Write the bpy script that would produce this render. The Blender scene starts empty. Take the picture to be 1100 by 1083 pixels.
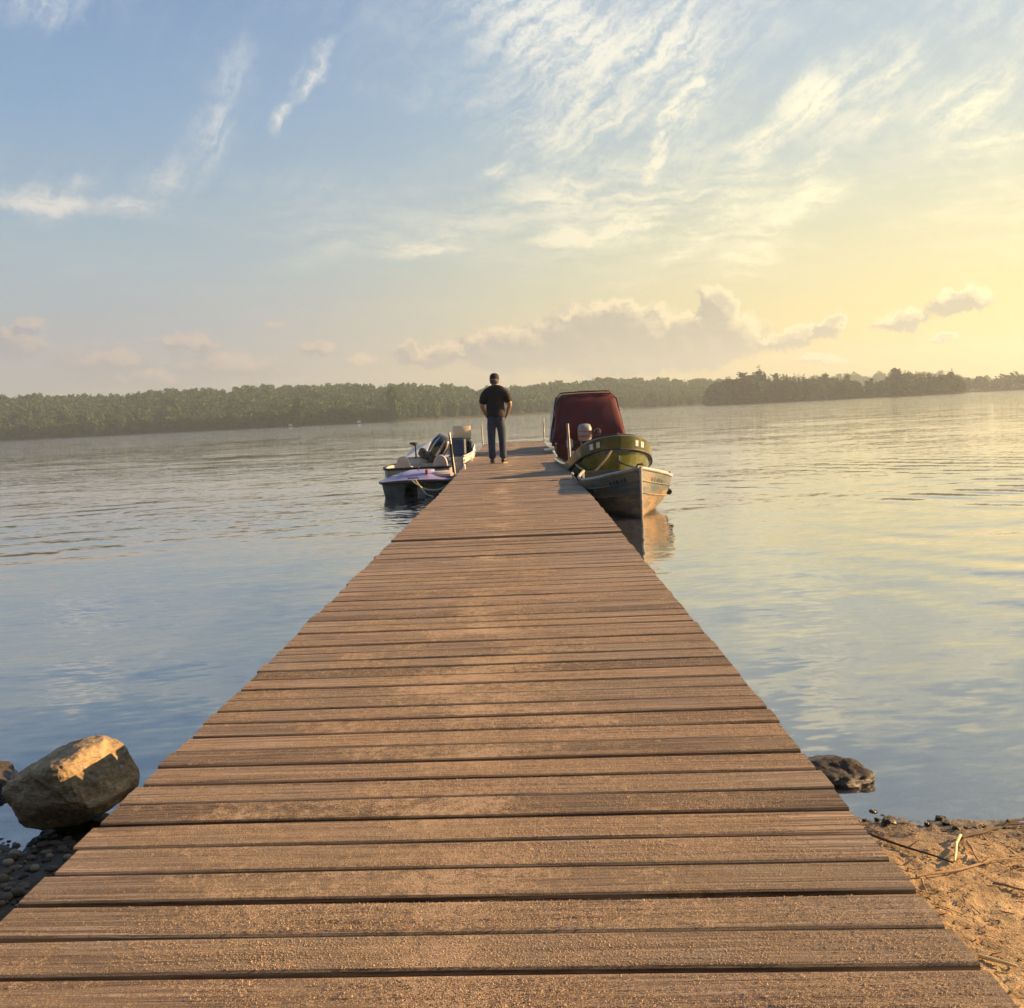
import bpy, bmesh, math, random
import numpy as np
from mathutils import Vector, Matrix, Euler
sc = bpy.context.scene
COL = sc.collection
PI = math.pi
rng = np.random.default_rng(7)
random.seed(7)
WATER_Z = -0.35
SUN_AZ, SUN_EL = 78.0, 17.0          # degrees right of the dock axis, degrees above the horizon

# ------------------------------------------------------------------ camera
F = 1100.0; PPX, PPY = 489.0, 541.0
def _axes():
    r = math.radians(2.85)
    d = Vector((562-PPX, -(443.5-PPY), -F)).normalized()
    h = Vector((math.cos(r), math.sin(r), 0))
    up = h.cross(d)
    if up.y < 0: up = -up
    up.normalize()
    x = d.cross(up)
    return x, d, up
_ax = _axes()
CAM = Vector((0, 0, 1.0))
def ray(px, py):
    c = Vector((px-PPX, -(py-PPY), -F))
    return Vector((c.dot(_ax[0]), c.dot(_ax[1]), c.dot(_ax[2])))
def on_plane(px, py, z):             # point of the horizontal plane z seen in that direction
    w = ray(px, py); return CAM + w*((z-CAM.z)/w.z)
def at(px, py, Y):                   # point at distance Y along the dock
    w = ray(px, py); return CAM + w*(Y/w.y)
def az_el(px, py):
    w = ray(px, py); return math.degrees(math.atan2(w.x, w.y)), math.degrees(math.atan2(w.z, math.hypot(w.x, w.y)))

cam = bpy.data.cameras.new('camera'); camo = bpy.data.objects.new('camera', cam); COL.objects.link(camo)
cam.sensor_fit = 'HORIZONTAL'; cam.sensor_width = 36; cam.lens = 36*F/1100
cam.shift_x = (550-PPX)/1100; cam.shift_y = -(541.5-PPY)/1100
cam.clip_start = 0.05; cam.clip_end = 20000
M3 = Matrix(((_ax[0][0], _ax[0][1], _ax[0][2]), (_ax[1][0], _ax[1][1], _ax[1][2]), (_ax[2][0], _ax[2][1], _ax[2][2])))
camo.matrix_world = Matrix.Translation(CAM) @ M3.to_4x4()
sc.camera = camo
sc.view_settings.view_transform = 'Standard'; sc.view_settings.look = 'None'
sc.view_settings.exposure = 1.4; sc.view_settings.gamma = 1.0
sc.cycles.use_denoising = True
sc.cycles.max_bounces = 8; sc.cycles.transparent_max_bounces = 16; sc.cycles.volume_bounces = 0
sc.cycles.caustics_reflective = True; sc.cycles.caustics_refractive = False
sc.cycles.adaptive_threshold = 0.02
sc.cycles.sample_clamp_indirect = 4.0

# ------------------------------------------------------------------ node helpers
class NT:
    def __init__(s, tree): s.t = tree
    def n(s, typ, **kw):
        nd = s.t.nodes.new(typ)
        for k, v in kw.items(): setattr(nd, k, v)
        return nd
    def put(s, sock, v):
        if v is None: return
        if isinstance(v, bpy.types.NodeSocket): s.t.links.new(v, sock)
        else: sock.default_value = v
    def m(s, op, a, b=None, c=None, clamp=False):
        nd = s.n('ShaderNodeMath', operation=op, use_clamp=clamp)
        s.put(nd.inputs[0], a); s.put(nd.inputs[1], b); s.put(nd.inputs[2], c)
        return nd.outputs[0]
    def v(s, op, a, b=None, c=None, sc_=None):
        nd = s.n('ShaderNodeVectorMath', operation=op)
        s.put(nd.inputs[0], a); s.put(nd.inputs[1], b)
        if c is not None: s.put(nd.inputs[2], c)
        if sc_ is not None: s.put(nd.inputs['Scale'], sc_)
        return nd.outputs['Value'] if op in ('DOT_PRODUCT', 'LENGTH', 'DISTANCE') else nd.outputs[0]
    def xyz(s, a, b, c):
        nd = s.n('ShaderNodeCombineXYZ'); s.put(nd.inputs[0], a); s.put(nd.inputs[1], b); s.put(nd.inputs[2], c); return nd.outputs[0]
    def sep(s, v):
        nd = s.n('ShaderNodeSeparateXYZ'); s.put(nd.inputs[0], v); return nd.outputs
    def noise(s, vec, scale=1.0, detail=4.0, rough=0.55, dist=0.0, color=False, dim='3D'):
        nd = s.n('ShaderNodeTexNoise', noise_dimensions=dim)
        s.put(nd.inputs['Vector'], vec); s.put(nd.inputs['Scale'], scale); s.put(nd.inputs['Detail'], detail)
        s.put(nd.inputs['Roughness'], rough); s.put(nd.inputs['Distortion'], dist)
        return nd.outputs['Color'] if color else nd.outputs['Fac']
    def ss(s, x, lo, hi, to0=0.0, to1=1.0, kind='SMOOTHSTEP'):
        nd = s.n('ShaderNodeMapRange', interpolation_type=kind)
        s.put(nd.inputs['Value'], x); s.put(nd.inputs['From Min'], lo); s.put(nd.inputs['From Max'], hi)
        s.put(nd.inputs['To Min'], to0); s.put(nd.inputs['To Max'], to1)
        return nd.outputs[0]
    def mix(s, f, a, b, blend='MIX'):
        nd = s.n('ShaderNodeMix', data_type='RGBA', blend_type=blend)
        s.put(nd.inputs[0], f)
        for sk, v in ((nd.inputs[6], a), (nd.inputs[7], b)):
            s.put(sk, (*v, 1) if isinstance(v, (tuple, list)) and len(v) == 3 else v)
        return nd.outputs[2]
    def ramp(s, fac, stops, interp='LINEAR'):
        nd = s.n('ShaderNodeValToRGB'); cr = nd.color_ramp; cr.interpolation = interp
        while len(cr.elements) < len(stops): cr.elements.new(0.5)
        for e, (p, c) in zip(cr.elements, stops): e.position = p; e.color = (*c, 1)
        s.put(nd.inputs[0], fac); return nd.outputs[0]

def new_mat(name):
    m = bpy.data.materials.new(name); m.use_nodes = True
    t = m.node_tree; b = t.nodes['Principled BSDF']
    return m, NT(t), b
def bump(nt, b, h, strength=0.5, dist=0.01):
    nd = nt.n('ShaderNodeBump'); nt.put(nd.inputs['Height'], h); nd.inputs['Strength'].default_value = strength
    nd.inputs['Distance'].default_value = dist; nt.t.links.new(nd.outputs[0], b.inputs['Normal'])
def simple(name, col, rough=0.5, metal=0.0, var=0.25, vscale=6.0, bmp=0.0, bscale=40.0, coat=0.0, dirt=0.0, dirtcol=(.06, .05, .04)):
    m, nt, b = new_mat(name)
    co = nt.n('ShaderNodeTexCoord').outputs['Object']
    f = nt.noise(co, vscale, 5, 0.6)
    lo = tuple(c*(1-var) for c in col); hi = tuple(min(1, c*(1+var)) for c in col)
    c = nt.mix(nt.ss(f, .3, .7), lo, hi)
    if dirt > 0:
        d = nt.noise(co, vscale*2.3, 7, 0.7)
        c = nt.mix(nt.ss(d, .5, .72, 0, dirt), c, dirtcol)
    nt.put(b.inputs['Base Color'], c)
    b.inputs['Metallic'].default_value = metal
    nt.put(b.inputs['Roughness'], nt.ss(f, .3, .7, rough*.85, min(1, rough*1.15)))
    if coat: b.inputs['Coat Weight'].default_value = coat
    if bmp: bump(nt, b, nt.noise(co, bscale, 4), bmp, 0.004)
    return m

# ------------------------------------------------------------------ mesh helpers
class MB:
    def __init__(s): s.v = []; s.f = []
    def add(s, vs, fs):
        o = len(s.v); s.v += [tuple(p) for p in vs]; s.f += [tuple(i+o for i in f) for f in fs]
    def box(s, c, size, rot=None, bev=0.0):
        x, y, z = (d/2 for d in size)
        if bev > 0:
            k = bev; vs = []; fs = []
            rings = [(-z, x-k, y-k), (-z+k, x, y), (z-k, x, y), (z, x-k, y-k)]
            for (zz, a, b) in rings:
                # chamfered corner octagon
                q = k
                vs += [(-a+q, -b, zz), (a-q, -b, zz), (a, -b+q, zz), (a, b-q, zz), (a-q, b, zz), (-a+q, b, zz), (-a, b-q, zz), (-a, -b+q, zz)]
            for r in range(3):
                for i in range(8):
                    j = (i+1) % 8; fs.append((r*8+i, r*8+j, r*8+8+j, r*8+8+i))
            fs.append(tuple(reversed(range(8)))); fs.append(tuple(range(24, 32)))
        else:
            vs = [(-x, -y, -z), (x, -y, -z), (x, y, -z), (-x, y, -z), (-x, -y, z), (x, -y, z), (x, y, z), (-x, y, z)]
            fs = [(0, 3, 2, 1), (4, 5, 6, 7), (0, 1, 5, 4), (1, 2, 6, 5), (2, 3, 7, 6), (3, 0, 4, 7)]
        R = Euler(rot).to_matrix() if rot else None
        out = []
        for p in vs:
            p = Vector(p)
            if R: p = R @ p
            out.append(p+Vector(c))
        s.add(out, fs)
    def rings(s, rs, closed=True, cap0=True, cap1=True):
        n = len(rs[0]); vs = [p for r in rs for p in r]; fs = []
        for k in range(len(rs)-1):
            for i in range(n if closed else n-1):
                j = (i+1) % n
                fs.append((k*n+i, k*n+j, (k+1)*n+j, (k+1)*n+i))
        if closed and cap0: fs.append(tuple(reversed(range(n))))
        if closed and cap1: fs.append(tuple(range((len(rs)-1)*n, len(rs)*n)))
        s.add(vs, fs)
    def tube(s, path, r, n=8, flat=1.0):
        path = [Vector(p) for p in path]
        rr = r if isinstance(r, (list, tuple)) else [r]*len(path)
        rs = []; prev = None
        for i, p in enumerate(path):
            d = (path[min(i+1, len(path)-1)]-path[max(i-1, 0)]).normalized()
            ref = Vector((0, 0, 1)) if abs(d.z) < .95 else Vector((0, 1, 0))
            u = d.cross(ref).normalized(); w = u.cross(d).normalized()
            if prev is not None and u.dot(prev) < 0: u, w = -u, -w
            prev = u
            rs.append([p+u*math.cos(a)*rr[i]+w*math.sin(a)*rr[i]*flat for a in [2*PI*k/n for k in range(n)]])
        s.rings(rs)
    def lathe(s, prof, c=(0, 0, 0), n=16, rot=None):
        R = Euler(rot).to_matrix() if rot else Matrix.Identity(3)
        rs = [[R @ Vector((r*math.cos(2*PI*k/n), r*math.sin(2*PI*k/n), z))+Vector(c) for k in range(n)] for r, z in prof]
        s.rings(rs)
    def build(s, name, mat, parent=None, smooth=False, angle=40, loc=None):
        me = bpy.data.meshes.new(name); me.from_pydata([tuple(p) for p in s.v], [], s.f)
        bm = bmesh.new(); bm.from_mesh(me); bmesh.ops.recalc_face_normals(bm, faces=bm.faces); bm.to_mesh(me); bm.free()
        me.update()
        o = bpy.data.objects.new(name, me); COL.objects.link(o)
        if mat: me.materials.append(mat)
        if smooth:
            me.shade_smooth()
            me.set_sharp_from_angle(angle=math.radians(angle))
        if parent: o.parent = parent
        if loc is not None: o.location = loc
        return o
def np_mesh(name, V, Fq, mat, attrs=None, smooth=False):
    V = np.asarray(V, np.float32); Fq = np.asarray(Fq, np.int32); k = Fq.shape[1]
    me = bpy.data.meshes.new(name); me.vertices.add(len(V)); me.vertices.foreach_set('co', V.ravel())
    me.loops.add(Fq.size); me.loops.foreach_set('vertex_index', Fq.ravel())
    me.polygons.add(len(Fq)); me.polygons.foreach_set('loop_start', np.arange(0, Fq.size, k, dtype=np.int32))
    me.polygons.foreach_set('loop_total', np.full(len(Fq), k, np.int32))
    me.update(calc_edges=True); me.validate()
    for an, arr in (attrs or {}).items():
        a = me.attributes.new(an, 'FLOAT', 'POINT'); a.data.foreach_set('value', np.asarray(arr, np.float32))
    if smooth: me.shade_smooth()
    if mat: me.materials.append(mat)
    return me
def link(name, me, parent=None):
    o = bpy.data.objects.new(name, me); COL.objects.link(o)
    if parent: o.parent = parent
    return o
def empty(name, loc, rz=0.0):
    o = bpy.data.objects.new(name, None); COL.objects.link(o); o.location = loc; o.rotation_euler = (0, 0, rz)
    o.empty_display_size = 0.2; return o
def tag(o, label=None, cat=None, group=None, kind=None):
    for k, v in (('label', label), ('category', cat), ('group', group), ('kind', kind)):
        if v: o[k] = v
    return o
def copy_tree(o, parent=None):
    c = o.copy(); COL.objects.link(c); c.parent = parent
    for ch in o.children:
        copy_tree(ch, c)
    return c
# value noise on arrays
def _h(ix, iy, seed):
    n = (ix*374761393 + iy*668265263 + seed*974711) & 0x7fffffff
    n = ((n ^ (n >> 13))*1274126177) & 0x7fffffff
    return ((n ^ (n >> 16)) & 0xffff)/65535.0
def vnoise(x, y, seed=0):
    xi = np.floor(x).astype(np.int64); yi = np.floor(y).astype(np.int64); fx = x-xi; fy = y-yi
    fx = fx*fx*(3-2*fx); fy = fy*fy*(3-2*fy)
    a = _h(xi, yi, seed); b = _h(xi+1, yi, seed); c = _h(xi, yi+1, seed); d = _h(xi+1, yi+1, seed)
    return (a*(1-fx)+b*fx)*(1-fy)+(c*(1-fx)+d*fx)*fy
def fbm(x, y, oct=4, seed=0, gain=.5):
    s = 0; a = 1; t = 0
    for k in range(oct):
        s = s+a*vnoise(x*2**k, y*2**k, seed+k*17); t += a; a *= gain
    return s/t

# ------------------------------------------------------------------ sky
W = bpy.data.worlds.new('World'); sc.world = W; W.use_nodes = True
wt = NT(W.node_tree); bg = W.node_tree.nodes['Background']
sky = wt.n('ShaderNodeTexSky', sky_type='NISHITA', sun_disc=False)
sky.sun_elevation = math.radians(SUN_EL); sky.sun_rotation = math.radians(SUN_AZ)
sky.dust_density = 2.0; sky.air_density = 1.0; sky.ozone_density = 1.0
STR = 0.09
EXPO = 2**-1.4          # the picture is exposed 1.4 stops up for the shaded boats
D = wt.v('NORMALIZE', wt.n('ShaderNodeTexCoord').outputs['Generated'])
dx, dy, dz = wt.sep(D)
el = wt.m('MULTIPLY', wt.m('ARCSINE', dz), 180/PI)
az = wt.m('MULTIPLY', wt.m('ARCTAN2', dx, dy), 180/PI)
sd = (math.sin(math.radians(SUN_AZ-14)), math.cos(math.radians(SUN_AZ-14)), 0)
flat = wt.v('NORMALIZE', wt.xyz(dx, dy, 0.0))
cs = wt.v('DOT_PRODUCT', flat, sd)
tsun = wt.ss(cs, 0.02, 0.90, kind='SMOOTHERSTEP')
e01 = wt.m('DIVIDE', wt.m('MAXIMUM', el, 0.0), 60.0, clamp=True)
def S(e): return e/60.0
left = wt.ramp(e01, [(S(0), (.52, .47, .46)), (S(4), (.50, .50, .53)), (S(9), (.42, .54, .62)), (S(16), (.28, .45, .66)), (S(26), (.15, .29, .56)), (S(60), (.12, .22, .42))])
right = wt.ramp(e01, [(S(0), (1.10, .80, .30)), (S(4), (1.15, .93, .36)), (S(8), (.95, .89, .52)), (S(12.5), (.65, .74, .68)), (S(18), (.51, .65, .74)), (S(26), (.45, .60, .74)), (S(60), (.34, .42, .52))])
grade = wt.mix(tsun, left, right)
nish = wt.v('MULTIPLY', sky.outputs[0], (.1, .1, .1))
# glare round the hidden sun is compressed the way a phone camera does: x / (1 + 0.8 x)
nsep = wt.sep(nish)
nc = wt.xyz(*[wt.m('DIVIDE', c, wt.m('ADD', wt.m('MULTIPLY', c, 0.9), 1.0)) for c in nsep])
base = wt.mix(0.86, nc, grade)

# wisps and cloud banks live at fixed bearings and elevations
uv = wt.xyz(az, el, 0.0)
warp = wt.v('SUBTRACT', wt.noise(uv, 0.32, 4, 0.6, color=True), (.5, .5, .5))
uvw = wt.v('ADD', uv, wt.v('SCALE', warp, sc_=2.2))
warp2 = wt.v('SUBTRACT', wt.noise(uv, 1.6, 4, 0.6, color=True), (.5, .5, .5))
uvc = wt.v('ADD', uv, wt.v('SCALE', warp2, sc_=1.3))
def seg_mask(p, segs, soft):
    """largest of a row of soft elongated ellipses, each at its own bearing and elevation"""
    acc = None
    for (x0, y0, x1, y1, w, s) in segs:
        a0 = az_el(x0, y0); b0 = az_el(x1, y1); wd = w/19.2
        A = Vector((a0[0], a0[1], 0)); B = Vector((b0[0], b0[1], 0)); BA = B-A; M = (A+B)/2
        q = p if acc is None else wt.v('MULTIPLY_ADD', acc, (1e-7, 1e-7, 1e-7), p)   # keeps the masks one after the other on the shader stack
        mp = wt.n('ShaderNodeMapping', vector_type='TEXTURE'); wt.put(mp.inputs['Vector'], q)
        mp.inputs['Location'].default_value = M; mp.inputs['Rotation'].default_value = (0, 0, math.atan2(BA.y, BA.x))
        mp.inputs['Scale'].default_value = (BA.length/2+wd*soft, wd*soft, 1)
        g = wt.n('ShaderNodeTexGradient', gradient_type='SPHERICAL'); wt.put(g.inputs[0], mp.outputs[0])
        k = wt.m('MULTIPLY', g.outputs['Fac'], s)
        acc = k if acc is None else wt.m('MAXIMUM', acc, k)
    return acc
WISPS = [(0, 212, 90, 222, 17, .9), (90, 222, 188, 219, 13, .6), (150, 215, 222, 170, 24, .4), (215, 180, 240, 110, 22, .6), (238, 115, 262, 40, 24, .35),
    (299, 140, 306, 110, 10, .9), (306, 110, 358, 45, 13, .8), (260, 292, 400, 266, 14, .35), (400, 266, 512, 258, 9, .8), (10, 5, 80, 0, 24, .5),
    (545, 20, 660, 70, 70, .55), (650, 60, 780, 45, 60, .5), (560, 140, 690, 95, 48, .45), (690, 188, 722, 132, 10, .9), (722, 132, 756, 92, 19, 1.0),
    (575, 252, 645, 250, 10, .9), (640, 249, 708, 236, 9, .9), (540, 222, 650, 196, 24, .45), (795, 178, 850, 120, 17, .75), (845, 125, 905, 85, 28, .75),
    (890, 95, 985, 62, 32, .6), (870, 150, 1010, 105, 24, .5), (780, 295, 828, 250, 20, .7), (828, 250, 905, 193, 20, .65), (728, 230, 765, 262, 9, .5),
    (960, 150, 1120, 60, 36, .55), (990, 172, 1120, 140, 26, .45), (1038, 127, 1066, 124, 7, 1.0), (630, 308, 710, 299, 7, .5), (860, 195, 890, 165, 9, .8), (520, 190, 560, 184, 8, .7), (60, 200, 100, 190, 9, .4),
    (700, 285, 760, 268, 10, .45)]
wm = wt.ss(seg_mask(uvw, WISPS, 1.35), 0.0, .62)
# fibres: planar cloud coordinates, combed along the drift
den = wt.m('ADD', wt.m('MAXIMUM', dz, 0.0), 0.10)
pl = wt.xyz(wt.m('DIVIDE', dx, den), wt.m('DIVIDE', dy, den), 0.0)
rot = wt.n('ShaderNodeVectorRotate', rotation_type='Z_AXIS'); wt.put(rot.inputs['Vector'], pl); rot.inputs['Angle'].default_value = math.radians(38)
plr = wt.v('ADD', rot.outputs[0], wt.v('SCALE', wt.v('SUBTRACT', wt.noise(pl, 1.1, 3, color=True), (.5, .5, .5)), sc_=0.55))
# combed streaks in bearing / elevation, leaning to the upper right
rs2 = wt.n('ShaderNodeVectorRotate', rotation_type='Z_AXIS'); wt.put(rs2.inputs['Vector'], wt.v('ADD', uv, wt.v('SCALE', warp, sc_=2.4))); wt.put(rs2.inputs['Angle'], wt.ss(az, -16, 4, math.radians(-58), math.radians(-36)))
fibA = wt.noise(wt.v('MULTIPLY', rs2.outputs[0], (.16, 1.25, 1)), 1.0, 8, 0.62)
fibB = wt.noise(wt.v('MULTIPLY', wt.v('ADD', uv, wt.v('SCALE', warp, sc_=1.6)), (.17, 1.5, 1)), 1.0, 7, 0.62)
wlow = wt.ss(el, 14.0, 10.5)
fib = wt.m('ADD', wt.m('MULTIPLY', fibB, wlow), wt.m('MULTIPLY', fibA, wt.m('SUBTRACT', 1.0, wlow)))
fib2 = wt.noise(wt.v('MULTIPLY', uvc, (1.0, 1.9, 1)), 1.3, 7, 0.65)
fibm = wt.ss(wt.m('ADD', wt.m('MULTIPLY', fib, .72), wt.m('MULTIPLY', fib2, .28)), .36, .64)
veil = wt.m('MULTIPLY', wt.ss(wt.noise(wt.v('MULTIPLY', plr, (1.6, .7, 1)), 0.8, 5, 0.6), .36, .70), wt.ss(az, -20, 8, .16, 1.0))
veil = wt.m('MULTIPLY', veil, wt.ss(el, 4, 10))
ca = wt.m('ADD', wt.m('MULTIPLY', wm, wt.m('ADD', wt.m('MULTIPLY', fibm, .95), .08)), wt.m('MULTIPLY', veil, fibm), clamp=True)
ccol = wt.mix(tsun, wt.ramp(e01, [(S(0), (.76, .58, .44)), (S(8), (.78, .74, .66)), (S(24), (.72, .78, .84))]),
              wt.ramp(e01, [(S(0), (1.2, .98, .52)), (S(10), (1.15, 1.06, .70)), (S(24), (1.02, 1.0, .90))]))
s1 = wt.mix(wt.m('MULTIPLY', ca, .96), base, ccol)
# banks near the horizon
BANKS = [(430, 390, 520, 372, 12, .8), (500, 376, 600, 374, 24, .95), (585, 368, 720, 360, 38, 1.0), (640, 340, 690, 345, 20, 1.0), (768, 322, 780, 350, 19, 1.0), (690, 372, 810, 360, 30, 1.0),
    (800, 374, 905, 352, 11, .8), (437, 380, 441, 377, 11, 1.0), (880, 352, 905, 344, 9, .8), (940, 350, 1000, 338, 11, .75), (1000, 330, 1062, 317, 13, .9), (1000, 364, 1028, 362, 7, .7),
    (328, 376, 352, 373, 9, .9), (0, 366, 40, 372, 18, .7), (20, 350, 40, 347, 9, .65), (40, 392, 180, 384, 22, .52), (170, 392, 320, 396, 20, .6), (0, 404, 330, 408, 22, .48), (840, 386, 930, 385, 7, .55), (285, 349, 312, 350, 6, .5),
    (150, 366, 250, 372, 12, .6), (360, 386, 420, 390, 7, .5)]
bm_ = wt.ss(seg_mask(uvc, BANKS, 1.5), 0.0, .66)
puff = wt.noise(wt.v('MULTIPLY', uvc, (1.0, 1.25, 1)), 0.95, 9, 0.60)
puff_s = wt.noise(wt.v('ADD', wt.v('MULTIPLY', uvc, (1.0, 1.25, 1)), (.38, .42, 0)), 0.95, 9, 0.60)
bm_s = wt.ss(seg_mask(wt.v('ADD', uvc, (.30, .40, 0)), BANKS, 1.5), 0.0, .66)
dens = wt.m('ADD', bm_, wt.m('MULTIPLY', wt.m('SUBTRACT', puff, .5), .95))
dens_s = wt.m('ADD', bm_s, wt.m('MULTIPLY', wt.m('SUBTRACT', puff_s, .5), .95))
ba = wt.m('MULTIPLY', wt.ss(dens, .20, .60), wt.ss(az, -15, -5, .60, 1.0))
lit = wt.ss(wt.m('SUBTRACT', dens, dens_s), -.02, .36)
lit = wt.m('MULTIPLY', lit, wt.ss(dens, 1.35, .60))
body = wt.mix(tsun, (.38, .37, .39), (.46, .45, .38))
edge = wt.mix(tsun, (.80, .58, .45), (1.22, 1.05, .62))
bcol = wt.mix(lit, body, edge)
s2 = wt.mix(wt.m('MULTIPLY', ba, .86), s1, bcol)
below = wt.ss(el, -1.5, -0.2)
s3 = wt.mix(below, (.10, .10, .10), s2)
bg2 = wt.n('ShaderNodeBackground')
wt.put(bg2.inputs['Color'], wt.v('SCALE', s3, sc_=EXPO/STR)); bg2.inputs['Strength'].default_value = STR
base_b = wt.mix(below, (.10, .10, .10), base)
wt.put(bg.inputs['Color'], wt.v('SCALE', base_b, sc_=EXPO/STR)); bg.inputs['Strength'].default_value = STR
# the clear part of the sky (behind, overhead, far to the sides) carries no clouds
win = wt.m('MULTIPLY', wt.m('MULTIPLY', wt.ss(az, -44, -36), wt.ss(az, 54, 44)), wt.m('MULTIPLY', wt.ss(el, 40, 31), wt.ss(el, -1.0, -0.5)))
mxs = wt.n('ShaderNodeMixShader'); wt.put(mxs.inputs[0], win)
W.node_tree.links.new(bg.outputs[0], mxs.inputs[1]); W.node_tree.links.new(bg2.outputs[0], mxs.inputs[2])
W.node_tree.links.new(mxs.outputs[0], W.node_tree.nodes['World Output'].inputs['Surface'])
W.cycles.sampling_method = 'MANUAL'; W.cycles.sample_map_resolution = 512

sl = bpy.data.lights.new('sun', 'SUN'); so = bpy.data.objects.new('sun', sl); COL.objects.link(so)
sl.energy = 5.0; sl.angle = math.radians(0.5); sl.color = (1.0, .61, .28)
sdir = Vector((math.sin(math.radians(SUN_AZ))*math.cos(math.radians(SUN_EL)), math.cos(math.radians(SUN_AZ))*math.cos(math.radians(SUN_EL)), math.sin(math.radians(SUN_EL))))
so.rotation_euler = sdir.to_track_quat('Z', 'Y').to_euler(); so.location = (30, 20, 30)

# ------------------------------------------------------------------ water
def water_mat():
    m = bpy.data.materials.new('lake_water'); m.use_nodes = True; nt = NT(m.node_tree)
    m.node_tree.nodes.remove(m.node_tree.nodes['Principled BSDF']); out = m.node_tree.nodes['Material Output']
    P = nt.n('ShaderNodeNewGeometry').outputs['Position']
    rt = nt.n('ShaderNodeVectorRotate', rotation_type='Z_AXIS'); nt.put(rt.inputs['Vector'], P); rt.inputs['Angle'].default_value = math.radians(-9)
    R = rt.outputs[0]
    tot = None
    def layer(scale, off, amp, det=3, mask=None):
        nonlocal tot
        c = nt.v('SUBTRACT', nt.noise(nt.v('ADD', nt.v('MULTIPLY', R, scale), off), 1.0, det, .55, color=True), (.5, .5, .5))
        c = nt.v('MULTIPLY', c, amp)
        if mask is not None: c = nt.v('SCALE', c, sc_=mask)
        tot = c if tot is None else nt.v('ADD', tot, c)
    gust = nt.ss(nt.noise(nt.v('MULTIPLY', R, (.05, .12, 1)), 1.0, 3), .35, .68, .55, 1.3)
    px, py, pz = nt.sep(P)
    far = nt.m('ADD', nt.ss(nt.v('LENGTH', P), 3, 30, 1.15, 1.0), nt.ss(nt.v('LENGTH', P), 50, 220, 0, 1.6))      # the lake is stiller in the lee of the shore
    layer((.12, .30, 1), (3, 1, 0), (.05, .06, 0), 2)
    layer((.55, 1.5, 1), (7, 5, 0), (.05, .08, 0), 3, far)
    layer((1.7, 5.2, 1), (17, 9, 0), (.08, .14, 0), 3, nt.m('MULTIPLY', gust, far))
    layer((5.5, 15.0, 1), (1, 29, 0), (.10, .20, 0), 4, nt.m('MULTIPLY', gust, far))
    # two old wakes crossing on the right of the dock
    def train(ang, k, amp, mask):
        nonlocal tot
        a = math.radians(ang); d = (math.cos(a), math.sin(a), 0)
        ph = nt.m('ADD', nt.m('MULTIPLY', nt.v('DOT_PRODUCT', P, d), k), nt.m('MULTIPLY', nt.noise(P, .35, 3), 5.0))
        sN = nt.m('MULTIPLY', nt.m('MULTIPLY', nt.m('SINE', ph), amp), mask)
        tot = nt.v('ADD', tot, nt.v('SCALE', d, sc_=sN))
    pm = nt.m('MULTIPLY', nt.m('MULTIPLY', nt.ss(px, 1.5, 4), nt.ss(py, 4, 8)), nt.m('MULTIPLY', nt.ss(py, 26, 14), nt.ss(nt.noise(P, .16, 2), .38, .62)))
    train(38, 7.5, .07, pm)
    train(62, 9.5, .055, nt.m('MULTIPLY', pm, nt.ss(nt.noise(P, .3, 2), .4, .6)))
    train(118, 6.0, .03, nt.m('MULTIPLY', nt.ss(py, 30, 12), nt.ss(nt.noise(P, .21, 2), .45, .65)))
    ts = nt.sep(tot)
    N = nt.v('NORMALIZE', nt.xyz(nt.m('MULTIPLY', ts[0], -1), nt.m('MULTIPLY', ts[1], -1), 1.0))
    fr = nt.n('ShaderNodeFresnel'); fr.inputs['IOR'].default_value = 1.5; nt.put(fr.inputs['Normal'], N)
    gl = nt.n('ShaderNodeBsdfGlossy'); gl.inputs['Roughness'].default_value = 0.02; nt.put(gl.inputs['Normal'], N)
    gl.inputs['Color'].default_value = (1, 1, 1, 1)
    tr = nt.n('ShaderNodeBsdfTransparent'); tr.inputs['Color'].default_value = (.62, .72, .70, 1)
    mx = nt.n('ShaderNodeMixShader'); nt.put(mx.inputs[0], nt.m('POWER', fr.outputs[0], .50))
    df = nt.n('ShaderNodeBsdfDiffuse'); df.inputs['Color'].default_value = (.24, .29, .34, 1)   # fine silt and plankton in the water
    m2 = nt.n('ShaderNodeMixShader'); nt.put(m2.inputs[0], nt.ss(py, 3.3, 6.5, .08, .24)); m.node_tree.links.new(tr.outputs[0], m2.inputs[1]); m.node_tree.links.new(df.outputs[0], m2.inputs[2])
    m.node_tree.links.new(m2.outputs[0], mx.inputs[1]); m.node_tree.links.new(gl.outputs[0], mx.inputs[2])
    m.node_tree.links.new(mx.outputs[0], out.inputs['Surface'])
    return m
wb = MB(); X0, X1, Y0, Y1 = -3600, 3600, -300, 3600
wb.add([(X0, Y0, 0), (X1, Y0, 0), (X1, Y1, 0), (X0, Y1, 0)], [(0, 1, 2, 3)])
water = wb.build('water', water_mat(), loc=(0, 0, WATER_Z)); tag(water, kind='structure')

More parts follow.
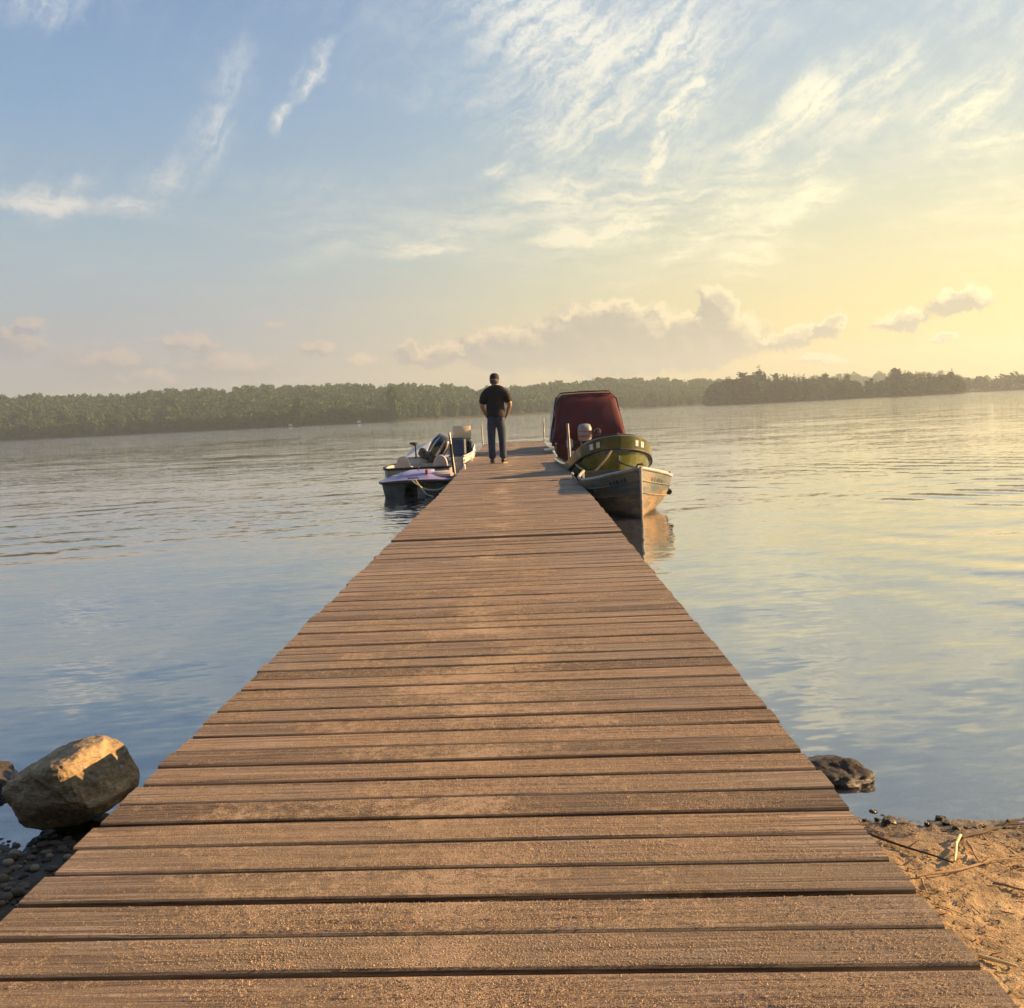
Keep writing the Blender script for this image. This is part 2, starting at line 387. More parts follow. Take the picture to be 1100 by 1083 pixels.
# bed and beach, one height function
def ground_h(x, y):
    shore = 3.22 + .10*np.sin(x*1.7+.6) + .10*(fbm(x*1.3, y*0+3.1, 3, 5)-.5) - .05*np.clip(x-1.0, 0, 3)
    d = y-shore
    dry = WATER_Z + .13*np.clip(-d, 0, 1.2) + .03*np.clip(-d-1.2, 0, 9)
    wet = WATER_Z - .13*np.clip(d, 0, 2) - .10*np.clip(d-2, 0, 20)
    return np.where(d < 0, dry, wet)
def grid(x0, x1, y0, y1, st, hf):
    xs = np.arange(x0, x1+st/2, st); ys = np.arange(y0, y1+st/2, st); Xg, Yg = np.meshgrid(xs, ys); Z = hf(Xg, Yg)
    V = np.stack([Xg.ravel(), Yg.ravel(), Z.ravel()], 1); nx = len(xs); ny = len(ys)
    i = (np.arange(ny-1)[:, None]*nx+np.arange(nx-1)[None, :]).ravel()
    return V, np.stack([i, i+1, i+nx+1, i+nx], 1)
def beach_h(x, y):
    b = ground_h(x, y)
    amp = np.clip((b-WATER_Z+.10)/.12, .15, 1)
    return b + amp*((fbm(x*5, y*5, 3, 3)-.5)*.026 + (fbm(x*34, y*34, 3, 11)-.5)*.013 + (fbm(x*95, y*95, 2, 31)-.5)*.013)
def beach_mat():
    m, nt, b = new_mat('beach_sand')
    P = nt.n('ShaderNodeTexCoord').outputs['Object']; z = nt.sep(P)[2]; x = nt.sep(P)[0]
    n1 = nt.noise(P, 5, 6, .65); n2 = nt.noise(P, 60, 5, .7); n3 = nt.noise(P, 190, 2, .6)
    c = nt.ramp(nt.m('ADD', nt.m('MULTIPLY', n1, .5), nt.m('MULTIPLY', n2, .5)), [(.30, (.16, .10, .05)), (.46, (.36, .25, .13)), (.60, (.50, .37, .20)), (.75, (.62, .49, .30))])
    mud = nt.ramp(n2, [(.3, (.05, .035, .022)), (.7, (.14, .10, .065))])
    c = nt.mix(nt.ss(x, -.6, .2), mud, c)
    c = nt.mix(nt.ss(n3, .58, .72, 0, .55), c, (.07, .04, .02))
    wet = nt.ss(z, WATER_Z+.015, WATER_Z+.05)
    c = nt.mix(wet, nt.mix(.62, c, (.07, .06, .05)), c)
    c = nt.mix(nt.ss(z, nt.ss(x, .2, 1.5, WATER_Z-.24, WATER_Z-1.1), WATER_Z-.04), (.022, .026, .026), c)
    nt.put(b.inputs['Base Color'], c); nt.put(b.inputs['Roughness'], nt.ss(z, WATER_Z+.0, WATER_Z+.05, .5, .9))
    bump(nt, b, nt.m('ADD', nt.m('MULTIPLY', n2, .6), nt.m('MULTIPLY', n3, .4)), .9, .012)
    return m
BM = beach_mat()
V1, F1 = grid(-3.6, 3.6, 0.3, 5.4, 0.012, beach_h)
tag(link('beach', np_mesh('beach', V1, F1, BM, smooth=True)), kind='structure')
def bed_h(x, y):
    b = np.maximum(ground_h(x, y), -4.0)
    ins = (x > -3.55) & (x < 3.55) & (y > .35) & (y < 5.35)
    return np.where(ins, b-.20, b-.012)
vs = []; 
xs = np.concatenate([[-3600, -600, -120, -40, -16, -8], np.arange(-5, 5.01, .25), [8, 16, 40, 120, 600, 3600]])
ys = np.concatenate([[-300, -60, -14, -5, -2], np.arange(-1, 8.01, .25), [12, 20, 30, 45, 120, 600, 3600]])
Xg, Yg = np.meshgrid(xs, ys); Zg = bed_h(Xg, Yg); nx = len(xs)
ii = (np.arange(len(ys)-1)[:, None]*nx+np.arange(nx-1)[None, :]).ravel()
tag(link('lake_bed', np_mesh('lake_bed', np.stack([Xg.ravel(), Yg.ravel(), Zg.ravel()], 1), np.stack([ii, ii+1, ii+nx+1, ii+nx], 1), BM)), kind='structure')

# ------------------------------------------------------------------ far shore: hills, woods, island
def crown(kind, h, n, r):
    """leaf clumps of one crown as loose quads: V (4n,3), tint per vertex"""
    c = np.zeros((n, 3)); size = np.zeros(n)
    if kind == 'leafy':
        L = 9; lob = np.zeros((L, 4))
        for k in range(L):
            a = r.uniform(0, 2*PI); q = r.uniform(0, .22)*h*(1 if k else 0); z = r.uniform(.20, .80)*h
            q *= 1.1 if z < .62*h else .65
            lob[k] = (q*math.cos(a), q*math.sin(a), z, r.uniform(.14, .21)*h)
        lob[0] = (0, 0, .60*h, .26*h); lob[1] = (r.uniform(-.05, .05)*h, 0, .80*h, .17*h)
        w = lob[:, 3]**2; idx = r.choice(L, n, p=w/w.sum())
        d = r.normal(size=(n, 3)); d /= np.linalg.norm(d, axis=1)[:, None]
        rad = lob[idx, 3]*r.uniform(.72, 1.06, n)
        c = lob[idx, :3]+d*rad[:, None]*np.array([1, 1, .85]); size[:] = r.uniform(.05, .10, n)*h
    elif kind == 'fir':
        t = 1-np.sqrt(r.uniform(0.0, 1, n)); z = (.10+.90*t)*h
        a = r.uniform(0, 2*PI, n); tier = .75+.25*np.cos(t*38)
        rad = (1-t)*.19*h*tier*r.uniform(.5, 1.05, n)+.008*h
        c = np.stack([rad*np.cos(a), rad*np.sin(a), z-rad*.25], 1); size[:] = (.028+.045*(1-t))*h
    else:  # ragged pine: separate plates of branches, gaps between
        B = 24; zb = np.sort(r.uniform(.22, .98, B))*h; ab = r.uniform(0, 2*PI, B)
        lb = (.03+.17*np.clip((1.04-zb/h)*1.5, 0, 1))*h*r.uniform(.55, 1.15, B)
        idx = r.integers(0, B, n); t = r.uniform(.1, 1, n)**.7
        x = lb[idx]*t*np.cos(ab[idx])+r.normal(0, .045*h, n); y = lb[idx]*t*np.sin(ab[idx])+r.normal(0, .045*h, n)
        c = np.stack([x, y, zb[idx]+.05*h*t+r.normal(0, .032*h, n)], 1); size[:] = r.uniform(.035, .065, n)*h
    u = r.normal(size=(n, 3)); u /= np.linalg.norm(u, axis=1)[:, None]
    w = r.normal(size=(n, 3)); w = w-(w*u).sum(1)[:, None]*u; w /= np.linalg.norm(w, axis=1)[:, None]
    if kind != 'leafy': u[:, 2] *= .45; w[:, 2] *= .45
    s = size[:, None]
    V = np.stack([c-u*s-w*s*.7, c+u*s-w*s*.6, c+u*s*.9+w*s*.7, c-u*s*.8+w*s*.6], 1).reshape(-1, 3)
    return V, np.repeat(r.uniform(0, 1, n), 4)
def foliage_mat(name, lo, hi):
    m, nt, b = new_mat(name)
    a = nt.n('ShaderNodeAttribute', attribute_name='tint').outputs['Fac']
    oi = nt.n('ShaderNodeObjectInfo').outputs['Random']
    f = nt.m('ADD', nt.m('MULTIPLY', a, .65), nt.m('MULTIPLY', oi, .35))
    nt.put(b.inputs['Base Color'], nt.mix(f, lo, hi)); b.inputs['Roughness'].default_value = .75
    b.inputs['Specular IOR Level'].default_value = .2
    tl = nt.n('ShaderNodeBsdfTranslucent'); nt.put(tl.inputs['Color'], nt.mix(f, lo, hi))
    mx = nt.n('ShaderNodeMixShader'); mx.inputs[0].default_value = .3
    nt.t.links.new(b.outputs[0], mx.inputs[1]); nt.t.links.new(tl.outputs[0], mx.inputs[2])
    nt.t.links.new(mx.outputs[0], nt.t.nodes['Material Output'].inputs['Surface'])
    return m
LEAF = foliage_mat('broadleaf_foliage', (.036, .075, .024), (.088, .145, .046))
NEED = foliage_mat('needle_foliage', (.022, .042, .018), (.048, .075, .030))
BARK = simple('tree_bark', (.09, .07, .05), .9)
FOREST_FLOOR = simple('forest_floor', (.028, .036, .018), .95, var=.4, vscale=.05)

def bearing(px): return az_el(px, 443.5-.0498*(px-562))[0]
def interp(px, pts):
    return float(np.interp(px, [p[0] for p in pts], [p[1] for p in pts]))
def horizon_y(px): return 443.5-.0498*(px-562)
_pxs = np.arange(-700, 1900, 10.0); _azs = np.array([bearing(p) for p in _pxs])
def px_of(azd): return np.interp(azd, _azs, _pxs)

LV = [crown('leafy', 1.0, 90, rng) for _ in range(7)]; FV = [crown('fir', 1.0, 80, rng) for _ in range(3)]
def woods(name, label, px0, px1, shore, depth, sky_pts, tree_h, area, fir_share, mat):
    """one far wood that reads as a single mass: terrain strip and the trees that stand on it"""
    a0, a1 = math.radians(bearing(px0)), math.radians(bearing(px1))
    rmean = np.mean([shore(p) for p in np.linspace(px0, px1, 20)])+depth/2
    n = int((a1-a0)*rmean*depth/area)
    A = rng.uniform(a0, a1, n); T = rng.uniform(0, 1, n)**1.15; PX = px_of(np.degrees(A))
    SH = np.array([shore(p) for p in PX])
    def height(px, t, sh):   # terrain above the water
        top = np.interp(px, [p[0] for p in sky_pts], [horizon_y(p[0])-p[1] for p in sky_pts])
        ridge = np.maximum(top*(sh+depth)/F+1.0-tree_h*.92, .5)
        return WATER_Z+.6+np.maximum(ridge+.2, .5)*(np.clip(t, 0, 1)**.85)
    R = SH+4+T*depth; Z = height(PX, T, SH)
    Z = Z+(fbm(A*60, R/60, 3, 9)-.5)*5*np.clip(T*3, 0, 1)
    H = tree_h*rng.uniform(.62, 1.18, n)*(.8+.4*fbm(A*90, R/35, 2, 4))
    Vs = []; ts = []
    for k in range(n):
        src = FV[rng.integers(0, 3)] if rng.uniform() < fir_share else LV[rng.integers(0, 7)]
        an = rng.uniform(0, 2*PI); c, s = math.cos(an), math.sin(an); v = src[0]
        Vs.append(np.stack([(v[:, 0]*c-v[:, 1]*s)*H[k]*1.12+R[k]*math.sin(A[k]), (v[:, 0]*s+v[:, 1]*c)*H[k]*1.12+R[k]*math.cos(A[k]), v[:, 2]*H[k]+Z[k]], 1))
        ts.append(np.clip(src[1]*.4+.6*rng.uniform(0, 1)**1.4, 0, 1))
    V = np.concatenate(Vs); q = np.arange(len(V)).reshape(-1, 4)
    tag(link(name, np_mesh(name, V, q, mat, {'tint': np.concatenate(ts)})), label, 'woods', kind='stuff')
    # terrain under it
    na, nr = 90, 12
    g = []; 
    for i in range(na+1):
        a = a0+(a1-a0)*i/na; p = float(px_of(math.degrees(a))); sh = shore(p)
        for j in range(nr+1):
            t = j/nr*1.35-.02
            rr = sh+t*depth; z = float(height(p, max(t, 0), sh)) if t >= 0.0 else WATER_Z-.3
            if t > 1: z -= (t-1)*depth*.18
            g.append((rr*math.sin(a), rr*math.cos(a), z))
    fs = [(i*(nr+1)+j, (i+1)*(nr+1)+j, (i+1)*(nr+1)+j+1, i*(nr+1)+j+1) for i in range(na) for j in range(nr)]
    tag(link('hill', np_mesh('hill', g, fs, FOREST_FLOOR, smooth=True)), kind='structure')
    return height
shoreA = lambda p: interp(p, [(-600, 950), (0, 720), (300, 600), (430, 570), (560, 650), (660, 720), (757, 800), (900, 900)])
SKY_A = [(-600, 440), (-60, 431), (0, 429), (60, 426), (130, 426), (180, 420), (240, 418), (300, 416), (420, 412), (470, 414), (540, 417), (590, 412), (650, 408), (700, 408), (760, 408), (800, 410), (900, 414)]
hA = woods('shore_woods', 'long hazy wooded hillside across the lake from the left edge to behind the boats', -330, 850, shoreA, 230, SKY_A, 8.0, 25, .2, LEAF)
shoreB = lambda p: interp(p, [(800, 1250), (1000, 1250), (1300, 1400)])
SKY_B = [(800, 409), (900, 404), (960, 401), (1000, 402), (1030, 406), (1050, 410), (1080, 411), (1400, 405)]
woods('distant_woods', 'faintest far wooded hill showing behind the tree island', 810, 1420, shoreB, 260, SKY_B, 14.0, 120, .15, LEAF)
shoreC = lambda p: interp(p, [(1030, 900), (1100, 860), (1300, 760)])
SKY_C = [(1030, 414), (1045, 409), (1060, 406), (1085, 405), (1110, 404), (1300, 394)]
woods('point_woods', 'low dark wooded point at the right edge of the lake', 1036, 1330, shoreC, 60, SKY_C, 9.5, 40, .5, NEED)

def tree_meshes(kind, h, n, mat, seed):
    r = np.random.default_rng(seed); V, t = crown(kind, h, n, r)
    cm = np_mesh(kind+'_crown', V, np.arange(len(V)).reshape(-1, 4), mat, {'tint': t})
    b = MB(); b.tube([(0, 0, -.6), (0, 0, h*.3), (h*.01, 0, h*.6), (0, h*.01, h*.93)], [h*.022, h*.017, h*.011, h*.003], 7)
    for k in range(7):
        a = r.uniform(0, 2*PI); z = r.uniform(.32, .8)*h; l = h*.2*(1.1-z/h)*1.6
        b.tube([(0, 0, z), (math.cos(a)*l*.6, math.sin(a)*l*.6, z+l*.25), (math.cos(a)*l, math.sin(a)*l, z+l*.4)], [h*.007, h*.005, h*.002], 5)
    me = b.build('tmp', BARK).data; o = [x for x in bpy.data.objects if x.data == me][0]; bpy.data.objects.remove(o)
    return cm, me
KINDS = {'fir': [tree_meshes('fir', 1, 420, NEED, 40+i) for i in range(3)], 'pine': [tree_meshes('pine', 1, 380, NEED, 50+i) for i in range(3)],
         'leafy': [tree_meshes('leafy', 1, 480, LEAF, 60+i) for i in range(4)]}
NAMES = {'fir': 'fir_tree', 'pine': 'pine_tree', 'leafy': 'broadleaf_tree'}
def tree(kind, loc, h, label, cat='tree', group=None, wide=1.0):
    cm, tm = KINDS[kind][int(rng.integers(0, len(KINDS[kind])))]
    root = empty(NAMES[kind], loc, float(rng.uniform(0, 6.28))); root.scale = (h*wide, h*wide, h)
    tag(root, label, cat, group)
    link('trunk', tm, root); link('crown', cm, root)
    return root
# island: every tree stands alone
ISL = [(757, 423), (765, 412), (775, 404), (790, 402), (808, 397), (816, 394), (826, 399), (850, 400), (870, 401), (905, 403), (918, 406), (926, 408), (936, 407), (950, 405), (958, 399), (966, 396), (985, 399), (1002, 401), (1020, 398), (1030, 401), (1036, 406)]
ISL_R = 640.0
isl = []
i0, i1 = math.radians(bearing(757)), math.radians(bearing(1036))
for i in range(61):
    t = i/60; a = i0+(i1-i0)*t+(-.0006 if i == 0 else .0006 if i == 60 else 0)
    for rr, z in ((-5, -.6), (0, .25), (14, 1.0), (30, .8), (42, -.6)):
        w = 1 if 0 < i < 60 else .3
        r_ = ISL_R+40*t+rr*w+3*math.sin(i*.9); isl.append((r_*math.sin(a), r_*math.cos(a), WATER_Z+z*w))
tag(link('island', np_mesh('island', isl, [(i*5+j, i*5+j+1, (i+1)*5+j+1, (i+1)*5+j) for i in range(60) for j in range(4)], FOREST_FLOOR, smooth=True)), kind='structure')
pxs = np.linspace(761, 1033, 62)
LAB_I = {'fir': 'dark spired conifer in the dense stand on the wooded island', 'pine': 'dark ragged pine rising from the stand on the wooded island', 'leafy': 'rounded broadleaf tree in the stand on the wooded island'}
for row, (dr, n) in enumerate(((3, 62), (12, 54), (22, 46))):
    for k, p in enumerate(np.linspace(760, 1034, n)):
        p = p+rng.uniform(-1.5, 1.5); t = (p-757)/279; a = math.radians(bearing(p))
        if row and (922 < p < 931) and rng.uniform() < .7: continue
        r_ = ISL_R+40*t+dr+rng.uniform(-2, 2)
        H = (horizon_y(p)-interp(p, ISL))*r_/F+1.0-WATER_Z-.35-.7
        u = rng.uniform()
        kind = 'leafy' if (p < 775 and u < .8) or u < .20 else ('pine' if u < .27 or 948 < p < 1028 and u < .34 else 'fir')
        h = H*(rng.uniform(.60, .84) if row == 0 else rng.uniform(.80, 1.0))
        if kind == 'leafy': h = min(h, H*.82)
        tree(kind, (r_*math.sin(a), r_*math.cos(a), WATER_Z+.5), h, LAB_I[kind], group={'fir': 'conifers on the wooded island', 'pine': 'pines on the wooded island', 'leafy': 'broadleaf trees on the wooded island'}[kind], wide=rng.uniform(1.0, 1.3))
for p, y, kind, lab in ((816, 394.5, 'fir', 'tallest dark conifer standing above the left half of the island'), (966, 396.5, 'fir', 'tall conifer at the left end of the right clump of island trees'),
                        (1022, 398, 'fir', 'tall conifer near the right tip of the wooded island'), (815, 411, 'leafy', 'paler rounded tree on the island shore below its tallest conifer')):
    t = (p-757)/279; a = math.radians(bearing(p)); r_ = ISL_R+40*t+(9 if kind == 'fir' else 1)
    tree(kind, (r_*math.sin(a), r_*math.cos(a), WATER_Z+.4), (horizon_y(p)-y)*r_/F+1.0, lab, wide=1.7 if kind == 'fir' else 1.25)
# trees along the near shoreline of the left hillside
lab = {'leafy': 'rounded broadleaf tree on the waterline of the far hillside', 'fir': 'narrow conifer on the waterline of the far hillside'}
for k, p in enumerate(np.linspace(-40, 752, 120)):
    p = p+rng.uniform(-3, 3); r_ = shoreA(p)+rng.uniform(2, 9); a = math.radians(bearing(p))
    kind = 'fir' if rng.uniform() < .33 else 'leafy'
    tree(kind, (r_*math.sin(a), r_*math.cos(a), WATER_Z+.5), rng.uniform(5.5, 11), lab[kind], group={'leafy': 'broadleaf trees along the far shoreline', 'fir': 'conifers along the far shoreline'}[kind], wide=rng.uniform(.85, 1.1))
for p, h, l in ((323, 17, 'tall sunlit tree on the far waterline to the left of the boats'), (424, 19, 'tall sunlit tree on the far waterline above the left motorboat')):
    r_ = shoreA(p)-1; a = math.radians(bearing(p)); tree('leafy', (r_*math.sin(a), r_*math.cos(a), WATER_Z+.4), h, l, wide=.75)
# added wood, unseen behind the camera; keeps skylight off camera-facing sides
def shade_bank():
    Vs = []; ts = []
    for k in range(420):
        x = rng.uniform(-70, 62); y = -9-rng.uniform(0, 26)-.10*abs(x); h = rng.uniform(9, 16)
        v, t_ = LV[rng.integers(0, 7)]; a = rng.uniform(0, 6.28); c, s = math.cos(a), math.sin(a)
        Vs.append(np.stack([(v[:, 0]*c-v[:, 1]*s)*h*1.15+x, (v[:, 0]*s+v[:, 1]*c)*h*1.15+y, v[:, 2]*h*1.05-.3], 1)); ts.append(np.clip(t_*.5+rng.uniform(0, .5), 0, 1))
    V = np.concatenate(Vs); tag(link('shade_woods', np_mesh('shade_woods', V, np.arange(len(V)).reshape(-1, 4), LEAF, {'tint': np.concatenate(ts)})), 'added leafy wood, unseen behind the camera, shading the sides that face it', 'woods', kind='stuff')
shade_bank()
# little houses on the far waterline
CW = simple('cottage_paint', (.75, .72, .66), .6); CR = simple('cottage_roof', (.16, .12, .10), .8); CG = simple('cottage_window', (.03, .035, .04), .15)
for p, w, l in ((312, 4.5, 'tiny white boat shed on the far waterline farthest left'), (386, 5.5, 'tiny white boat shed on the far waterline left of the motorboats'), (667, 5, 'tiny white boat shed on the far waterline right of the maroon canopy')):
    r_ = shoreA(p)-2; a = math.radians(bearing(p)); e = empty('shed', (r_*math.sin(a), r_*math.cos(a), WATER_Z+.4), -a); tag(e, l, 'shed'); e.scale = (.42, .42, .42)
    b = MB(); b.box((0, 0, 1.2), (w, 3.5, 2.4)); b.build('wall', CW, e)
    b = MB(); b.add([(-w/2-.3, -2.1, 2.35), (w/2+.3, -2.1, 2.35), (w/2+.3, 2.1, 2.35), (-w/2-.3, 2.1, 2.35), (-w/2-.3, 0, 3.7), (w/2+.3, 0, 3.7)], [(0, 1, 5, 4), (2, 3, 4, 5), (0, 4, 3), (1, 2, 5), (0, 3, 2, 1)]); b.build('roof', CR, e)
    for q in (-.28, .28):
        b = MB(); b.box((w*q, -1.78, 1.3), (w*.2, .08, .9)); b.build('window', CG, e)

# ------------------------------------------------------------------ dock
def wood_mat():
    m, nt, b = new_mat('weathered_boards')
    P = nt.n('ShaderNodeTexCoord').outputs['Object']; x, y, z = nt.sep(P)
    ri = nt.n('ShaderNodeNewGeometry').outputs['Random Per Island']
    off = nt.m('MULTIPLY', ri, 53.0)
    wob = nt.m('MULTIPLY', nt.m('SUBTRACT', nt.noise(nt.xyz(nt.m('ADD', nt.m('MULTIPLY', x, 2.2), off), nt.m('MULTIPLY', y, 9), 0.0), 1.0, 3), .5), .035)
    gr = nt.noise(nt.xyz(nt.m('ADD', nt.m('MULTIPLY', x, 1.3), off), nt.m('MULTIPLY', nt.m('ADD', y, wob), 95.0), nt.m('MULTIPLY', z, 95.0)), 1.0, 6, .62)
    gr2 = nt.noise(nt.xyz(nt.m('ADD', nt.m('MULTIPLY', x, 3.0), off), nt.m('MULTIPLY', nt.m('ADD', y, wob), 260.0), nt.m('MULTIPLY', z, 200.0)), 1.0, 3, .6)
    blot = nt.noise(nt.xyz(nt.m('ADD', nt.m('MULTIPLY', x, 2.2), off), nt.m('MULTIPLY', y, 6.0), 0.0), 1.0, 5, .6)
    c = nt.ramp(gr, [(.28, (.042, .032, .024)), (.41, (.20, .155, .118)), (.54, (.37, .30, .235)), (.72, (.58, .49, .39))])
    c = nt.mix(nt.ss(gr2, .55, .70, 0, .65), c, (.05, .036, .024))
    tone = nt.ramp(ri, [(0, (.50, .46, .42)), (.25, (.92, .84, .78)), (.5, (1.0, .97, .92)), (.7, (.74, .71, .67)), (.85, (1.14, 1.02, .90)), (1, (.82, .79, .74))])
    c = nt.mix(1.0, c, tone, 'MULTIPLY')
    c = nt.mix(nt.ss(blot, .52, .74, 0, .6), c, (.26, .235, .20))
    c = nt.mix(nt.ss(blot, .44, .28, 0, .5), c, (.085, .06, .042))
    # knots
    vo = nt.n('ShaderNodeTexVoronoi', voronoi_dimensions='2D'); nt.put(vo.inputs['Vector'], nt.xyz(nt.m('ADD', nt.m('MULTIPLY', x, .8), off), nt.m('MULTIPLY', y, 2.4), 0.0)); vo.inputs['Scale'].default_value = 1.0
    kn = nt.ss(vo.outputs['Distance'], .018, .055, .45, 1.0)
    ring = nt.m('SINE', nt.m('MULTIPLY', vo.outputs['Distance'], 160))
    kc = nt.mix(nt.ss(ring, -.6, .8), (.10, .06, .035), (.30, .20, .12))
    c = nt.mix(nt.m('SUBTRACT', 1.0, kn), c, kc)
    # blown and trodden sand, densest along the middle
    sn = nt.noise(P, 2.6, 5, .62); sf = nt.noise(P, 230, 4, .8); sm = nt.noise(P, 30, 5, .75)
    u = nt.m('DIVIDE', nt.m('ADD', nt.m('SUBTRACT', x, nt.m('MULTIPLY', nt.m('SINE', nt.m('MULTIPLY', y, .9)), .05)), .07), .11)
    track = nt.m('POWER', 2.718, nt.m('MULTIPLY', nt.m('MULTIPLY', u, u), -1.0))
    u2 = nt.m('DIVIDE', nt.m('ADD', x, .05), .62)
    wide = nt.m('POWER', 2.718, nt.m('MULTIPLY', nt.m('MULTIPLY', u2, u2), -1.0))
    near = nt.ss(y, 5.5, 2.2)
    lev = nt.m('ADD', nt.m('MULTIPLY', track, nt.ss(nt.noise(P, 1.7, 3), .40, .66, .0, .085)), nt.m('ADD', nt.m('MULTIPLY', wide, .07), nt.m('MULTIPLY', near, .04)))
    lev = nt.m('ADD', lev, nt.m('MULTIPLY', nt.m('SUBTRACT', sn, .5), .40))
    grit = nt.m('ADD', nt.m('MULTIPLY', sf, .6), nt.m('MULTIPLY', sm, .4))
    sand = nt.ss(nt.m('ADD', grit, lev), .55, .68)
    top = nt.ss(nt.sep(nt.n('ShaderNodeNewGeometry').outputs['Normal'])[2], .6, .9)
    sand = nt.m('MULTIPLY', sand, top)
    scol = nt.mix(sf, (.56, .42, .30), (.86, .67, .50))
    c = nt.mix(nt.m('MULTIPLY', sand, .82), c, scol)
    nt.put(b.inputs['Base Color'], c); nt.put(b.inputs['Roughness'], nt.m('ADD', nt.m('MULTIPLY', gr, .25), .62)); b.inputs['Specular IOR Level'].default_value = .3
    h = nt.m('ADD', nt.m('ADD', nt.m('MULTIPLY', gr, .55), nt.m('MULTIPLY', gr2, .35)), nt.m('MULTIPLY', nt.m('MULTIPLY', sand, sf), 1.5))
    bump(nt, b, h, 1.0, .010)
    return m
WOOD = wood_mat()
TIMBER = simple('dock_timber', (.10, .075, .055), .85, var=.4, vscale=9, bmp=.4, bscale=30)
STEEL = simple('galvanised_pipe', (.42, .41, .38), .38, .85, dirt=.5, dirtcol=(.10, .07, .05))
RUBBER = simple('black_rubber', (.018, .018, .02), .6)
PITCH = 0.1458
def x_left(y): return -1.13 - max(0, y-11.5)*.0095
def x_right(y): return 0.755 - max(0, y-11.5)*.0047
dock = empty('dock', (-.19, 1.1, 0)); tag(dock, 'long weathered wooden dock of cross boards running out into the lake', 'dock')
OFF = Vector((.19, -1.1, 0))
rd = random.Random(5)
def board(mb, y, w, x0, x1, z, tilt, rollz):
    n = 6; k = .004; th = .038
    rs = []
    bow = rd.uniform(-.003, .003); sag = rd.uniform(-.0025, .0025)
    for i in range(n+1):
        t = i/n; xx = x0+(x1-x0)*t; cy = y+tilt*(t-.5)+bow*math.sin(PI*t); zz = z+sag*math.sin(PI*t)+rollz*(t-.5)
        wv = w/2+.0012*math.sin(9*t+y*31)
        prof = [(-wv, -th), (-wv, -k), (-wv+k, 0), (wv-k, 0), (wv, -k), (wv, -th)]
        rs.append([(xx+.19, cy+a-1.1, zz+b_) for a, b_ in prof])
    mb.rings(rs)
sections = [(1.18, 5.20), (5.20, 8.34), (8.34, 12.2), (12.2, 18.3), (18.3, 24.4), (24.4, 30.4), (30.4, 35.4)]
zs = [0.0, -.008, .006, -.004, .0, .004, 0.0]
for (ya, yb), zz in zip(sections, zs):
    b = MB(); n = int(round((yb-ya-.01)/PITCH)); pit = (yb-ya-.014)/n
    jog = rd.uniform(-.008, .008)
    for i in range(n):
        y = ya+.012+pit*(i+.5); w = pit-rd.uniform(.0135, .0185)
        board(b, y, w, x_left(y)+jog+rd.uniform(-.012, .012), x_right(y)+rd.uniform(-.006, .006), zz+rd.uniform(-.0022, .0022), rd.uniform(-.0035, .0035), rd.uniform(-.003, .003))
    b.build('deck_section', WOOD, dock)
b = MB()
for (ya, yb), zz in zip(sections, zs):
    for xo in (.05, .97, 1.84):
        xa, xb = x_left(ya)+xo, x_left(yb)+xo
        p = [(xa-.02, ya+.03), (xa+.02, ya+.03), (xb+.02, yb-.03), (xb-.02, yb-.03)]
        vs_ = [(x+.19, y-1.1, zz-.041) for x, y in p]+[(x+.19, y-1.1, zz-.18) for x, y in p]
        b.add(vs_, [(0, 1, 2, 3), (7, 6, 5, 4), (0, 4, 5, 1), (1, 5, 6, 2), (2, 6, 7, 3), (3, 7, 4, 0)])
b.build('stringers', TIMBER, dock)
# pipe posts: the two pairs seen above the deck and the legs under the section joints
for (x, y, top, lean) in ((x_left(17.9)-.045, 17.9, .72, -.07), (x_right(17.5)+.035, 17.5, .78, -.02), (x_left(34.3)-.04, 34.3, .70, -.02), (x_right(35)+.03, 35.0, .80, 0.0)):
    b = MB(); b.tube([(x+.19, y-1.1, -2.6), (x+.19, y-1.1, -.1), (x+.19+lean, y-1.1, top)], .021, 12); p = b.build('pipe_post', STEEL, dock, True)
    b = MB(); b.tube([(x+.19+lean*.3, y-1.1, .02), (x+.19+lean*.75, y-1.1, top*.72)], .0245, 12)
    b.build('post_sleeve', RUBBER if x < 0 and y < 20 else STEEL, p, True)
for y in (5.25, 8.38, 12.2, 24.4, 30.4):
    for x in (x_left(y)+.10, x_right(y)-.10):
        b = MB(); b.tube([(x+.19, y-1.1, -2.2), (x+.19, y-1.1, -.045)], .027, 10); b.build('leg', STEEL, dock, True)
CLEAT = simple('cleat_metal', (.70, .69, .66), .35, .6)
for x, y in ((x_left(19.2)+.06, 19.2), (x_left(22.4)+.06, 22.4), (x_left(26)+.06, 26), (x_right(15)-.06, 15), (x_right(21.5)-.06, 21.5)):
    b = MB(); b.tube([(x+.19, y-1.24, .07), (x+.19, y-1.17, .085), (x+.19, y-1.03, .085), (x+.19, y-.96, .07)], [.012, .018, .018, .012], 8)
    for d in (-.05, .05): b.tube([(x+.19, y-1.1+d, -.001), (x+.19, y-1.1+d, .08)], .016, 8)
    b.build('cleat', CLEAT, dock, True)

